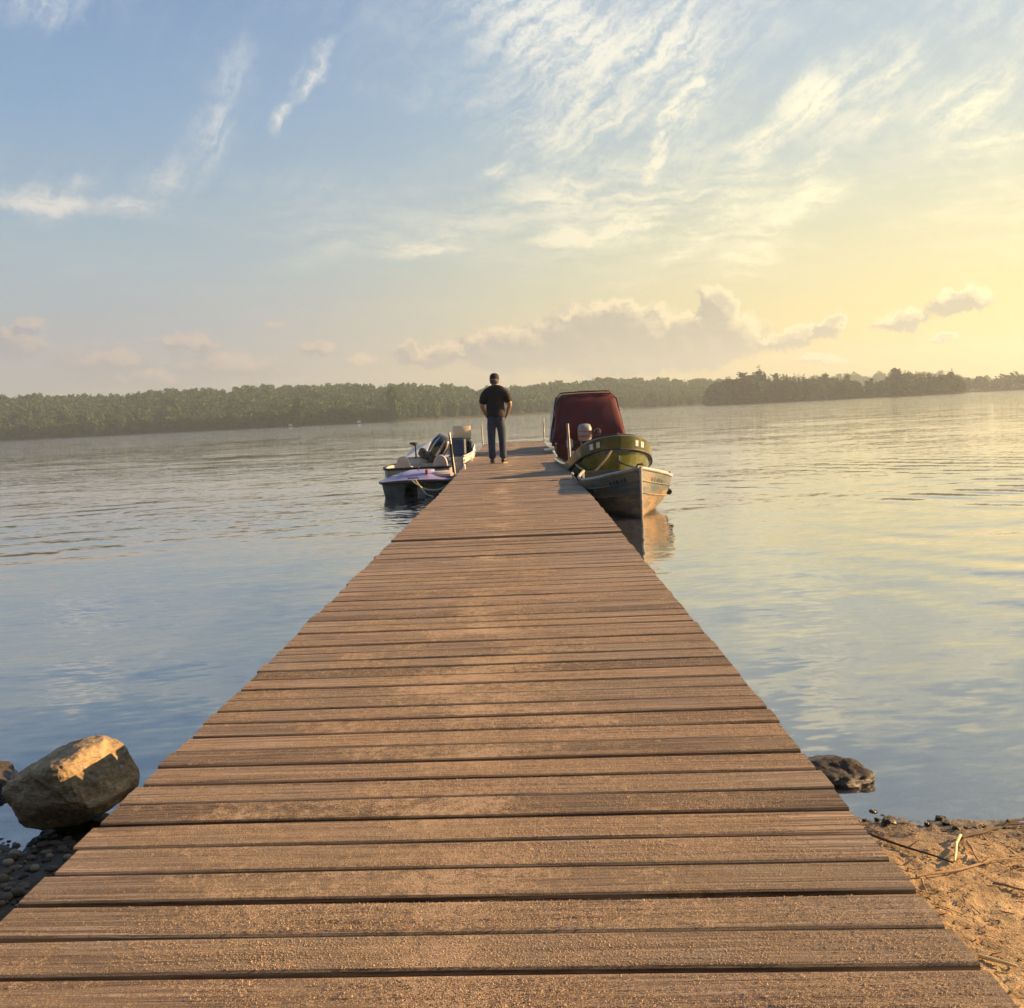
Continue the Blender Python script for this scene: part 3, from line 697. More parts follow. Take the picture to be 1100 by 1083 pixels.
# loose sand lying on the boards: real grains where they can be told apart
def sand_grains(n):
    m = simple('sand_grain', (.62, .45, .29), .75, var=.3, vscale=90)
    out = []
    while sum(len(o) for o in out) < n:
        k = 60000; t = rng.uniform(0, 1, k)
        y = 1.32+5.2*t**1.7; x = rng.uniform(-1.1, .74, k)
        d = (fbm(x*2.6+40, y*2.6+11, 4, 21)-.5)*2.2+(fbm(x*11+4, y*11+1, 3, 33)-.5)*1.6
        d = d+.55*np.exp(-((x+.07)/.13)**2)+.30*np.exp(-((x+.05)/.6)**2)
        d = d-np.clip(-x-.75, 0, 1)*1.0-np.clip(y-3, 0, 9)*.10
        keep = rng.uniform(0, 1, k) < np.clip(d*.9+.16, .012, 1)
        out.append(np.stack([x[keep], y[keep]], 1))
    q = np.concatenate(out)[:n]
    # none over the gaps of the first two sections
    ph = np.where(q[:, 1] < 5.2, (q[:, 1]-1.192)/((5.2-1.18-.014)/round((5.2-1.18-.01)/PITCH)), (q[:, 1]-5.212)/((8.34-5.2-.014)/round((8.34-5.2-.01)/PITCH))); ph = ph-np.floor(ph)
    q = q[(ph > .10) & (ph < .88)]
    n = len(q); s = rng.uniform(.0005, .0014, n)*(1+.6*(rng.uniform(0, 1, n) > .95))
    base = np.array([[1, 0, -.4], [-.5, .87, -.4], [-.5, -.87, -.4], [.1, .1, 1]])
    a = rng.uniform(0, 2*PI, n); ca, sa = np.cos(a), np.sin(a)
    B = base[None]*rng.uniform(.6, 1.4, (n, 4, 3))
    V = np.stack([(B[..., 0]*ca[:, None]-B[..., 1]*sa[:, None])*s[:, None]+q[:, None, 0], (B[..., 0]*sa[:, None]+B[..., 1]*ca[:, None])*s[:, None]+q[:, None, 1], B[..., 2]*s[:, None]+.0008+s[:, None]*.3], -1).reshape(-1, 3)
    i = np.arange(n)*4
    Fq = np.concatenate([np.stack([i, i+1, i+3], 1), np.stack([i+1, i+2, i+3], 1), np.stack([i+2, i, i+3], 1)])
    tag(link('loose_sand', np_mesh('loose_sand', V, Fq, m)), 'pale loose sand grains scattered over the dock boards', 'sand', kind='stuff')
sand_grains(150000)

# ------------------------------------------------------------------ boats
def st_at(st, y):
    ys_ = [s[0] for s in st]
    return [float(np.interp(y, ys_, [s[k] for s in st])) for k in range(1, 5)]
def sec(b, zk, zs, e, u):
    return b*max(0.0, 1-(1-u)**e)**(1/e), zk+(zs-zk)*u
def smooth_st(st, n):
    """Catmull-Rom resample of hull stations (y, half beam, keel z, sheer z, fullness)"""
    out = []; m = len(st)-1
    for i in range(n+1):
        t = i/n*m; k = min(int(t), m-1); f = t-k
        p0, p1, p2, p3 = st[max(k-1, 0)], st[k], st[k+1], st[min(k+2, m)]
        out.append([.5*(2*b+(c-a)*f+(2*a-5*b+4*c-d)*f*f+(3*b-a-3*c+d)*f**3) for a, b, c, d in zip(p0, p1, p2, p3)])
    return out
def surf(st, y, u, side, out=0.0):
    b, zk, zs, e = st_at(st, y); x, z = sec(b, zk, zs, e, u); return Vector((side*(x+out), y, z))
def hull_mb(st, t=.02, n=10):
    b = MB(); rs = []
    us = [(i/n)**1.15 for i in range(n+1)]
    for (y, hb, zk, zs, e) in st:
        ring = []
        for u in reversed(us): x, z = sec(hb, zk, zs, e, u); ring.append((-x, y, z))
        for u in us[1:]: x, z = sec(hb, zk, zs, e, u); ring.append((x, y, z))
        ib = max(hb-t, .002)
        for u in reversed(us[1:]): x, z = sec(ib, zk+t, zs, e, u); ring.append((x, y, z))
        for u in us: x, z = sec(ib, zk+t, zs, e, u); ring.append((-x, y, z))
        rs.append(ring)
    b.rings(rs); return b
def rail(mb, st, r, u=1.0, out=0.0, dz=0.0, flat=1.0):
    for s in (-1, 1):
        mb.tube([surf(st, q[0], u, s, out)+Vector((0, 0, dz)) for q in st], r, 8, flat)
def plate(mb, st, y, th, u0=0.0):
    q = st_at(st, y); us = [i/10 for i in range(11)]
    prof = [(-x, z) for x, z in (sec(*q, u) for u in reversed(us))]+[(x, z) for x, z in (sec(*q, u) for u in us[1:])]
    mb.rings([[(x, y, z) for x, z in prof], [(x, y+th, z) for x, z in prof]])
def thwart(st, y, w, z, th=.03):
    q = st_at(st, y); u = (z-q[1])/(q[2]-q[1]); x, _ = sec(*q, u); b = MB(); b.box((0, y, z), (2*x-.03, w, th), bev=.006); return b

# --- worn rowboat, bow to the camera
def worn_hull():
    m, nt, b = new_mat('worn_boat_paint'); P = nt.n('ShaderNodeTexCoord').outputs['Object']; x, y, z = nt.sep(P)
    n1 = nt.noise(nt.v('MULTIPLY', P, (1, 1, 3)), 3.2, 7, .7); n2 = nt.noise(P, 26, 5, .7); n3 = nt.noise(nt.v('MULTIPLY', P, (1, .5, 6)), 7, 5, .65)
    band = nt.ss(nt.m('ADD', z, nt.m('MULTIPLY', nt.m('SUBTRACT', n3, .5), .10)), .26, .31)
    c = nt.mix(nt.ss(n1, .35, .65), (.12, .105, .08), (.36, .245, .125))
    c = nt.mix(nt.m('MULTIPLY', band, nt.ss(n1, .42, .56)), c, (.055, .10, .112))
    c = nt.mix(nt.ss(n2, .56, .70, 0, .7), c, (.16, .12, .09))
    c = nt.mix(nt.ss(nt.m('ADD', z, nt.m('MULTIPLY', n3, .08)), .12, .03, 0, .75), c, (.05, .042, .034))
    nt.put(b.inputs['Base Color'], c); b.inputs['Roughness'].default_value = .5
    bump(nt, b, nt.m('ADD', n1, nt.m('MULTIPLY', n2, .4)), .3, .01); return m
WORN = worn_hull(); PALE = simple('faded_boat_trim', (.40, .37, .32), .5, dirt=.6, vscale=7); BLUEIN = simple('faded_blue_seat_paint', (.24, .36, .40), .6, dirt=.5, vscale=8)
DARK = simple('dark_trim', (.03, .028, .026), .6); ROPE = simple('mooring_rope', (.55, .44, .28), .85, var=.3, vscale=90, bmp=.6, bscale=300)
row = empty('rowboat', (1.375, 12.42, WATER_Z), math.radians(1.5)); tag(row, 'small weathered rowboat with peeling blue paint moored bow first nearest the camera', 'rowboat')
st = smooth_st([(0, .012, -.04, .615, 1.05), (.16, .16, -.07, .575, 1.15), (.42, .345, -.09, .52, 1.3), (.8, .49, -.10, .46, 1.6), (1.4, .585, -.10, .415, 2.0), (2.1, .575, -.10, .41, 2.2), (3.05, .43, -.07, .43, 2.2)], 30)
hull_mb(st, .018).build('hull', WORN, row, True, 60)
b = MB(); rail(b, st, .022, 1, 0, .004); b.build('gunwale', PALE, row, True)
b = MB(); rail(b, st, .009, .78, .004); rail(b, st, .008, .56, .004); b.build('spray_rail', WORN, row, True)
b = MB(); b.tube([(0, -.012, -.06), (0, -.014, .2), (0, -.02, .45), (0, -.026, .64)], [.012, .014, .016, .018], 8); b.build('stem', PALE, row, True)
b = MB(); plate(b, st, 3.03, .03); b.build('transom', WORN, row)
for y, w, z in ((.95, .22, .30), (1.75, .24, .28), (2.6, .26, .27)): thwart(st, y, w, z).build('seat', BLUEIN, row, True)
b = MB(); b.add([(-.012, .03, .622), (.012, .03, .622), (.22, .34, .535), (-.22, .34, .535), (0, .35, .55)], [(0, 1, 2, 4), (0, 4, 3)]); b.build('breasthook', WORN, row)
b = MB(); b.tube([(-.05, .06, .62), (-.03, .03, .66), (.03, .02, .665), (.05, .06, .62)], .010, 8); b.build('bow_handle', DARK, row, True)
b = MB()
for i, (u, w, h) in enumerate(((.83, .035, .034), (.83, .02, .036), (.83, .04, .03), (.82, .03, .036), (.82, .045, .03))):   # faded, unreadable numbers
    y0 = .17+.055*i
    for s in (1, -1):
        p = [surf(st, y0+dy*w, u+dv*h*1.3, s, .003) for dy, dv in ((0, -1), (1, -1), (1, 1), (.4, 1.2), (0, .6))]
        b.add(p, [(0, 1, 2, 3, 4)])
b.build('worn_number_patch', DARK, row)
for s in (-1, 1):
    b = MB(); p = surf(st, 1.45, 1.0, s); b.box(p+Vector((0, 0, .02)), (.035, .09, .04), bev=.008); b.tube([p+Vector((0, -.02, .03)), p+Vector((0, -.022, .055))], .007, 6); b.tube([p+Vector((0, .02, .03)), p+Vector((0, .022, .055))], .007, 6)
    b.build('oarlock', DARK, row, True)
b = MB(); p = surf(st, 1.05, .62, 1, .02); b.lathe([(.0, -.05), (.03, -.045), (.04, 0), (.03, .045), (0, .05)], p, 12, (PI/2, 0, 0)); b.build('fender', RUBBER, row, True)

# --- green boat with the high rounded bow
GRIM = simple('olive_rim_gelcoat', (.085, .092, .026), .25, var=.15, dirt=.35, vscale=3, coat=.3); GHULL = simple('green_hull_gelcoat', (.13, .14, .020), .28, var=.2, dirt=.35, vscale=3, coat=.2)
WHITE = simple('white_gelcoat', (.72, .70, .66), .35, var=.1, dirt=.3); LG = simple('light_grey_plastic', (.50, .50, .50), .4, var=.1)
grn = empty('runabout', (1.47, 16.30, WATER_Z), math.radians(3.5)); tag(grn, 'green runabout with high rounded bow and rope between the rowboat and the maroon canopy boat', 'motorboat')
gs = smooth_st([(0, .014, .0, .66, 1.2), (.10, .27, -.08, .645, 1.35), (.34, .50, -.12, .58, 1.6), (.8, .62, -.14, .46, 1.9), (1.5, .645, -.15, .38, 2.3), (2.6, .64, -.15, .36, 2.6), (4.1, .60, -.14, .36, 2.8)], 32)
hull_mb(gs, .03).build('hull', GHULL, grn, True, 60)
b = MB(); rs = []
for q in gs:     # deep overhanging rim band outside the hull top
    pass
def band(st_, o0, o1, z0, z1, fn=-.05):
    mb = MB(); half = [(s[0], s[1], s[3]) for s in st_]
    path = [(-x, y, z) for y, x, z in reversed(half)]+[(x, y, z) for y, x, z in half[0:]]
    rs_ = []
    n_ = len(path)
    for i, p in enumerate(path):
        a = Vector(path[max(i-1, 0)]); c_ = Vector(path[min(i+1, n_-1)]); d = (c_-a); d.z = 0; d.normalize(); nrm = Vector((d.y, -d.x, 0))
        p = Vector(p); lift = .20*max(0, 1-p.y/1.6)**1.5
        A = p+nrm*o0+Vector((0, 0, z0+lift*.62)); B = p+nrm*o1+Vector((0, 0, z0+lift*.62+.02)); C = p+nrm*(o1+.012)+Vector((0, 0, z1-.02+lift)); D_ = p+nrm*(o1-.02)+Vector((0, 0, z1+lift)); E_ = p-nrm*.05+Vector((0, 0, z1+lift-.005)); G = p-nrm*.03+Vector((0, 0, z0+lift*.62))
        rs_.append([A, B, C, D_, E_, G])
    mb.rings(rs_); return mb, path, rs_
bd, path, rsb = band(gs, .0, .045, -.10, .075)
bd.build('rim', GRIM, grn, True, 50)
b = MB(); b.tube([r[1]+Vector((0, 0, .0)) for r in rsb], .014, 8); b.tube([r[3].lerp(r[4], .3)+Vector((0, 0, .008)) for r in rsb], .011, 8); b.build('rub_rail', DARK, grn, True)
b = MB(); k0 = len(rsb)//2
for i in (k0-9, k0-7, k0+5, k0+7):
    a, c_ = rsb[i], rsb[i+1]
    p = [a[1].lerp(a[2], .30), c_[1].lerp(c_[2], .30), c_[1].lerp(c_[2], .75), a[1].lerp(a[2], .75)]
    nn = (p[1]-p[0]).cross(p[3]-p[0]).normalized(); nn = nn if nn.dot(a[2]-a[4]) > 0 else -nn
    b.add([q+nn*.004 for q in p], [(0, 1, 2, 3)])
b.build('registration_plate', WHITE, grn)
b = MB(); plate(b, gs, 4.06, .05); b.build('transom', GHULL, grn)
b = MB(); 
for i in range(len(gs)-1):
    pass
dk = [q for q in gs if q[0] < 1.35]
vs_ = []; fs_ = []
for i, q in enumerate(dk):
    lift = .20*max(0, 1-q[0]/1.6)**1.5; zt = q[3]+.055+lift; w = max(q[1]-.03, .005)
    vs_ += [(-w, q[0], zt), (0, q[0], zt+.05), (w, q[0], zt)]
    if i: o = 3*(i-1); fs_ += [(o, o+1, o+4, o+3), (o+1, o+2, o+5, o+4)]
b.add(vs_, fs_); b.build('foredeck', GRIM, grn, True)
b = MB(); b.tube([(0, -.075, .60), (0, -.10, .58), (0, -.10, .54), (0, -.075, .53)], .011, 8); b.build('bow_eye', STEEL, grn, True)
for x in (-.3, .3):
    b = MB(); b.box((x, 2.5, .30), (.42, .42, .10), bev=.03); b.box((x, 2.72, .46), (.42, .08, .30), bev=.03); b.build('seat', LG, grn, True)

# --- outboard motors
def outboard(parent, loc, cowl_mat, band_mat, s=1.0, tilt=0.0, lean=0.0, name='outboard_motor', long=False):
    e = MB()
    prof = [(.62, .05, .06), (.60, .13, .16), (.52, .165, .215), (.40, .17, .225), (.28, .16, .205), (.22, .14, .18)]
    R = Euler((tilt, lean, 0)).to_matrix(); L = Vector(loc)
    def T(p): return L+R @ (Vector(p)*s)
    n = 16; rs_ = [[T((a*math.copysign(abs(math.cos(t))**.7, math.cos(t)), -.10+b_*math.copysign(abs(math.sin(t))**.7, math.sin(t))-.05*(z-.3), z)) for t in [2*PI*k/n for k in range(n)]] for z, a, b_ in prof]
    e.rings(rs_); o = e.build(name, cowl_mat, parent, True, 60)
    e = MB(); ring = lambda z, a, b_: [T((a*math.copysign(abs(math.cos(t))**.7, math.cos(t)), -.10+b_*math.copysign(abs(math.sin(t))**.7, math.sin(t))-.05*(z-.3), z)) for t in [2*PI*k/n for k in range(n)]]
    if long:
        for k in (9, 10.6, 12.2, 13.8):
            t0, t1 = 2*PI*k/n, 2*PI*(k+.55)/n
            def cp(z, a, b_, t, g=1.012): return T((g*a*math.copysign(abs(math.cos(t))**.7, math.cos(t)), -.10+g*b_*math.copysign(abs(math.sin(t))**.7, math.sin(t))-.05*(z-.3), z))
            row_ = [(cp(z, a, b_, t0), cp(z, a, b_, t1)) for z, a, b_ in prof[1:-1]]; q_ = [p for r_ in row_ for p in r_]
            e.add(q_, [(2*i, 2*i+1, 2*i+3, 2*i+2) for i in range(len(row_)-1)])
    else:
        e.rings([ring(.345, .174, .231), ring(.315, .1735, .228)]); e.rings([ring(.455, .1735, .2285), ring(.435, .1745, .230)])
    e.build('cowl_stripe', band_mat, o, True)
    e = MB(); rs_ = [[T((a*math.cos(t), -.10+c0+b_*math.sin(t), z)) for t in [2*PI*k/12 for k in range(12)]] for z, a, b_, c0 in ((.24, .09, .12, 0), (.05, .06, .09, 0), (-.35, .045, .08, -.02), (-.50, .05, .15, -.04), (-.54, .045, .17, -.05), (-.58, .02, .10, -.03), (-.74, .008, .06, -.01))]
    e.rings(rs_); e.build('drive_leg', DARK, o, True)
    e = MB(); 
    for k in range(3):
        a = 2*PI*k/3; e.add([T((0, -.30, -.54)), T((.12*math.cos(a-.5), -.33, -.54+.12*math.sin(a-.5))), T((.15*math.cos(a), -.31, -.54+.15*math.sin(a))), T((.12*math.cos(a+.5), -.29, -.54+.12*math.sin(a+.5))), T((0, -.31, -.535))], [(0, 1, 2, 3, 4)])
    e.build('propeller', STEEL, o)
    e = MB(); e.box(T((0, .06, .05)), (.20*s, .10*s, .34*s), (tilt*.3, 0, 0), bev=.02); e.build('clamp_bracket', STEEL, o)
    return o

# --- boat under the maroon canvas, stern to the camera
MAR = simple('maroon_canvas', (.080, .006, .010), .85, var=.25, vscale=2.2, bmp=.5, bscale=5); MARH = simple('maroon_hull_gelcoat', (.09, .010, .014), .3, var=.15, dirt=.2)
CLEARV = simple('clear_vinyl', (.62, .58, .52), .25, var=.1)
mar = empty('canopy_boat', (1.56, 24.7, WATER_Z), math.radians(-1.0)); tag(mar, 'maroon motorboat with a full dark red canvas canopy, stern to the camera', 'motorboat')
ms = smooth_st([(0, .80, -.12, .56, 2.6), (1.5, .85, -.16, .60, 2.4), (3.2, .80, -.15, .66, 2.0), (4.6, .48, -.08, .74, 1.4), (5.3, .03, .1, .80, 1.1)], 26)
hull_mb(ms, .04).build('hull', MARH, mar, True, 60)
b = MB(); plate(b, ms, .0, .06); b.build('transom', MARH, mar)
b = MB(); rail(b, ms, .025, 1, .0, .005); b.build('gunwale', CLEAT, mar, True)
# canvas: cross sections from the sloping back sheet forward over the bows
def canvas():
    mb = MB(); rs_ = []
    for (y, wb_, wt_, zb, zt) in ((.10, .90, .86, .52, .62), (.34, .91, .80, .56, 1.05), (.62, .92, .73, .58, 1.50), (.82, .92, .70, .58, 1.70), (1.05, .92, .70, .58, 1.755), (1.9, .92, .72, .58, 1.78), (2.6, .90, .70, .60, 1.70), (2.85, .88, .66, .62, 1.55), (3.4, .80, .55, .66, 1.0)):
        n = 7; r_ = []
        for i in range(n+1):
            t = i/n; r_.append((-wb_+(wb_-wt_)*t, zb+(zt-zb-.10)*t))
        for a in (.25, .5, .75): r_.append((-wt_+.13*a*1.6, zt-.10+.10*math.sin(a*PI/2)))
        r_ = r_+[(-.25, zt+.012), (0, zt+.016)]
        full = r_+[(-x, z) for x, z in reversed(r_[:-1])]
        rs_.append([(x+.012*math.sin(9*z+y*5), y+.018*math.sin(9*x+4*z), z-.010*math.sin(7*x+5*y)**2) for x, z in full])
    mb.rings(rs_, closed=False)
    mb.add(rs_[0], [tuple(range(len(rs_[0])))]); return mb
cv = canvas().build('canopy', MAR, mar, True, 60)
md = cv.modifiers.new('thickness', 'SOLIDIFY'); md.thickness = .012
for y, wt_, zt in ((.83, .71, 1.715), (1.9, .73, 1.795)):
    b = MB(); b.tube([(-.93, y, .58), (-wt_-.012, y, zt-.12), (-wt_+.12, y, zt+.006), (0, y, zt+.024), (wt_-.12, y, zt+.006), (wt_+.012, y, zt-.12), (.93, y, .58)], .016, 8); b.build('seam_piping', MAR, cv, True)
for s in (-1, 1):
    b = MB(); b.tube([(s*.62, .79, 1.64), (s*.68, .42, 1.10), (s*.74, .14, .66)], .012, 6); b.build('seam_piping', MAR, cv, True)
b = MB()
b.tube([(-.955, .16, .62), (-.90, .5, 1.18), (-.80, .86, 1.60)], .016, 8)
b.build('canopy_frame', CLEAT, mar, True)
REDM = simple('red_decal', (.45, .03, .03), .4)
outboard(mar, (-.12, -.08, .40), simple('grey_cowl', (.27, .27, .27), .4, var=.15, dirt=.3), REDM, 1.0)
b = MB(); b.box((-.98, -.12, .44), (.24, .24, .05), bev=.012); b.box((-.98, .0, .34), (.05, .10, .22)); b.build('boarding_step', CLEAT, mar)
b = MB(); b.box((-.48, -.10, .56), (.15, .20, .24), bev=.04); b.box((-.48, -.12, .30), (.07, .10, .34), bev=.02); b.build('kicker_motor', LG, mar, True)
b = MB(); b.lathe([(0, -.17), (.07, -.14), (.085, 0), (.07, .14), (0, .17)], (.17, -.34, .82), 14, (PI/2, 0, 0)); b.build('engine_cover', DARK, mar, True)

# --- left side: purple pedal boat nearest, grey pedal boat, then the dark motorboat
def pedal(name, loc, rz, deck_mat, hull_mat, seat_mat, label, backs, L=2.0, hw=.665, rimz=.25, hump=.13):
    root = empty(name, loc, rz); tag(root, label, 'pedal boat')
    def ztop(x, y):
        ax = abs(x)/hw
        prof = np.interp(ax, [0, .30, .40, .60, .80, 1.0], [1, 1, .90, .38, .12, 0])
        along = np.interp(y/L, [0, .05, .13, .25, .62, .75, 1.0], [.0, .22, .80, 1.0, .9, .3, .0])
        well = -.12*np.interp(ax, [.34, .42, .80, .90], [0, 1, 1, 0])*np.interp(y/L, [.28, .36, .78, .86], [0, 1, 1, 0])
        return rimz+.02+hump*prof*along+.02*(1-ax**4)+well
    def outline(x, y):       # rounded plan
        k = (1-.16*abs(2*y/L-1)**5); return x*k
    nx_, ny_ = 24, 26; vs_ = []; fs_ = []
    for j in range(ny_+1):
        for i in range(nx_+1):
            x = -hw+2*hw*i/nx_; y = L*j/ny_; vs_.append((outline(x, y), y, float(ztop(x, y))))
    for j in range(ny_):
        for i in range(nx_):
            o = j*(nx_+1)+i; fs_.append((o, o+1, o+nx_+2, o+nx_+1))
    b = MB(); b.add(vs_, fs_); b.build('deck', deck_mat, root, True, 50)
    rim = [(outline(hw*s, L*t), L*t, rimz+.005) for s, t in ((-1, 0), (-.5, 0), (0, 0), (.5, 0), (1, 0))]
    rim = [(outline(-hw, L*k/14), L*k/14, rimz) for k in range(14, -1, -1)]+[(outline(hw*(k/6-1), 0), -.012, rimz) for k in range(1, 12)]+[(outline(hw, L*k/14), L*k/14, rimz) for k in range(15)]
    b = MB(); b.tube(rim, .022, 8); b.build('rub_rail', DARK, root, True)
    for s in (-1, 1):
        rs_ = []
        for y, k, zb in ((.03, .80, -.03), (.12, .95, -.10), (.5, 1, -.12), (1.6, 1, -.12), (L-.05, .8, -.04)):
            xo, xi = hw*.94*k, hw*.24
            rs_.append([(s*xi, y, rimz+.01), (s*(xi+.03), y, zb+.05), (s*(xi+.12), y, zb), (s*(xo-.16), y, zb), (s*(xo-.06), y, zb+.08), (s*xo, y, rimz+.01)])
        b = MB(); b.rings(rs_); b.build('float', hull_mat, root, True, 45)
    b = MB(); b.box((0, L*.5, rimz-.06), (hw*.5, L*.72, .10)); b.build('keel_box', DARK, root)
    for s in (-1, 1):
        b = MB(); b.box((s*hw*.60, L*.66, rimz+.06-(.05 if backs < .08 else 0)), (hw*.60, .40, .10), bev=.03); sb = b.build('seat', seat_mat, root, True)
        rs_ = []
        for dy in (0, .02, .07, .09):
            k = .9 if dy in (0, .09) else 1.0
            rs_.append([(s*hw*.60+.15*k*math.cos(t)*(1 if math.sin(t) < 0 else 1), L*.80+dy+.08*max(0, math.sin(t)), rimz+(.04 if backs < .08 else .10)+(backs*k*math.sin(t) if math.sin(t) > 0 else .08*math.sin(t))) for t in [2*PI*k2/18 for k2 in range(18)]])
        b = MB(); b.rings(rs_); b.build('seat_back', seat_mat, sb, True)
    b = MB(); b.tube([(-.10, -.005, rimz+.02), (-.10, -.035, rimz+.075), (.08, -.035, rimz+.075), (.08, -.005, rimz+.02)], .010, 8); b.build('carry_handle', DARK, root, True)
    b = MB(); b.tube([(.0, L*.34, rimz+hump), (0, L*.36, rimz+hump+.12), (.05, L*.37, rimz+hump+.15)], .014, 8); b.build('steering_lever', DARK, root, True)
    return root
PUR = simple('lavender_plastic', (.27, .26, .47), .38, var=.1, vscale=2, dirt=.15, dirtcol=(.12, .11, .2)); DKH = simple('dirty_hull_plastic', (.10, .10, .085), .5, var=.3, vscale=4, dirt=.4)
BEIGE = simple('beige_seat_plastic', (.50, .41, .36), .5, var=.1); GRYD = simple('grey_green_plastic', (.42, .43, .38), .45, var=.12, dirt=.3)
pp_ = pedal('pedal_boat', (-1.925, 17.55, WATER_Z), math.radians(-1), PUR, DKH, BEIGE, 'lavender purple pedal boat moored nearest on the left side of the dock', .05)
b = MB(); b.box((.43, .55, .335), (.42, .60, .10), bev=.03); b.build('footwell_cover', BEIGE, pp_, True)
b = MB(); b.box((.20, .22, .40), (.05, .05, .10), bev=.012); b.build('warning_tag', REDM, pp_)
# grey one: a single rounded tub with ridged sides
gp = empty('pedal_boat', (-2.10, 19.95, WATER_Z), math.radians(2)); tag(gp, 'grey green pedal boat with dark rim and two round seat backs behind the purple one', 'pedal boat')
ps = smooth_st([(0, .60, .05, .37, 3.2), (.08, .66, -.05, .385, 3.0), (.5, .70, -.10, .39, 3.0), (1.2, .69, -.10, .39, 3.0), (1.75, .60, -.06, .385, 2.8), (1.95, .45, .05, .37, 2.5)], 20)
hull_mb(ps, .03).build('hull', GRYD, gp, True, 60)
b = MB(); plate(b, ps, .0, .03); b.build('end_panel', GRYD, gp, True)
b = MB(); plate(b, ps, 1.93, .02); b.build('end_panel', GRYD, gp, True)
b = MB(); b.tube([surf(ps, 1.95-.0, 1, -1)]+[surf(ps, q[0], 1, -1, .01) for q in reversed(ps)]+[Vector((x, -.015, .375)) for x in (-.5, -.25, 0, .25, .5)]+[surf(ps, q[0], 1, 1, .01) for q in ps], .024, 8); b.build('rub_rail', DARK, gp, True)
b = MB()
for z in (.14, .22, .30): b.box((0, -.012, z), (1.12+z*.12, .03, .022), bev=.004); 
b.build('side_ridge', GRYD, gp, True)
b = MB(); b.box((0, .95, .28), (1.26, 1.7, .05)); b.build('deck', GRYD, gp)
for x in (-.33, .42):
    b = MB(); rs_ = [[(x+.145*k*math.cos(t), .50+dy, .40+(.20*k*math.sin(t) if math.sin(t) > 0 else .12*math.sin(t))) for t in [2*PI*q/20 for q in range(20)]] for dy, k in ((0, .9), (.02, 1), (.08, 1), (.10, .9))]
    b.rings(rs_); s_ = b.build('seat_back', BEIGE, gp, True)
    b = MB(); b.box((x, .75, .34), (.36, .40, .08), bev=.03); b.build('seat', BEIGE, gp, True)
# motorboat
NAVY = simple('navy_vinyl', (.035, .06, .11), .45, var=.25, vscale=5); BLK = simple('black_gelcoat', (.018, .02, .024), .22, var=.2, coat=.4); SILV = simple('silver_stripe', (.42, .43, .44), .3, .5)
AMB, nta, ab = new_mat('smoked_acrylic'); ab.inputs['Base Color'].default_value = (.62, .50, .33, 1); ab.inputs['Roughness'].default_value = .12; ab.inputs['Alpha'].default_value = .62
mo = empty('motorboat', (-1.98, 22.25, WATER_Z), math.radians(-2.0)); tag(mo, 'white open motorboat with big black outboard and smoked windscreen left of the walking man', 'motorboat')
os_ = smooth_st([(0, .64, -.10, .46, 2.8), (1.4, .70, -.13, .48, 2.6), (3.0, .66, -.12, .54, 2.2), (4.4, .42, -.05, .62, 1.6), (5.1, .03, .1, .70, 1.1)], 26)
hull_mb(os_, .045).build('hull', WHITE, mo, True, 60)
b = MB(); plate(b, os_, 0, .05); b.build('transom', WHITE, mo)
b = MB(); rail(b, os_, .028, 1, 0, .008); b.build('gunwale', CLEAT, mo, True)
b = MB(); b.add([(-.62, .02, .475), (.30, .02, .475), (.30, .50, .50), (-.64, .75, .50), (-.62, .02, .40), (.30, .02, .40)], [(0, 1, 2, 3), (0, 4, 5, 1)]); b.build('stern_deck', LG, mo)
b = MB(); b.box((.05, 2.3, .12), (1.2, 3.4, .05)); b.build('floor', DARK, mo)
for x, y in ((.34, 1.75),):
    b = MB(); b.box((x, y, .36), (.44, .44, .14), bev=.04); s_ = b.build('seat', NAVY, mo, True)
    b = MB(); b.box((x, y+.02, .62), (.42, .11, .44), (-.12, 0, 0), bev=.04); b.build('seat_back', NAVY, s_, True)
b = MB(); b.box((.34, 2.95, .50), (.50, .40, .55), bev=.05); b.build('console', BLK, mo, True)
b = MB(); rs_ = [[(.34+.25*math.sin(a), 2.92+.18*(1-math.cos(a))+.05*k, .78+.32*k) for a in [i*.22-1.1 for i in range(11)]] for k in (0, .5, 1)]
b.rings(rs_, closed=False); ws = b.build('windscreen', AMB, mo, True); mdw = ws.modifiers.new('thickness', 'SOLIDIFY'); mdw.thickness = .006
b = MB(); b.tube([(.34+.25*math.sin(a), 2.92+.18*(1-math.cos(a)), .78) for a in [i*.22-1.1 for i in range(11)]], .012, 6); b.build('windscreen_frame', DARK, mo, True)
outboard(mo, (-.08, -.02, .36), BLK, SILV, 1.2, math.radians(14), math.radians(35), long=True)
b = MB(); b.add([(-.64, .10, .50), (-.22, .10, .50), (-.22, 1.3, .80), (-.66, 1.3, .66), (-.20, 1.3, .52), (-.66, 1.3, .52)], [(0, 1, 2, 3), (1, 4, 2), (0, 3, 5), (2, 4, 5, 3)]); b.build('side_cover', LG, mo)
b = MB(); b.box((-.12, -.02, .52), (.36, .30, .18), (0, .3, 0), bev=.05); b.box((-.24, -.06, .60), (.16, .16, .20), (.2, .4, 0), bev=.04); b.build('motor_well_cover', BLK, mo, True)
b = MB(); b.tube([(-.40, .05, .40), (-.40, .04, .76)], .018, 8); t_ = b.build('trolling_motor', DARK, mo, True)
b = MB(); b.box((-.40, .0, .79), (.10, .26, .07), bev=.02); b.box((-.44, .02, .80), (.16, .07, .05), bev=.015); b.build('tiller_head', DARK, t_, True)
b = MB(); b.tube([(.66, 2.2, .50), (.70, 2.3, .62), (.68, 2.6, .66), (.62, 2.8, .56)], .016, 8); b.build('grab_rail', CLEAT, mo, True)

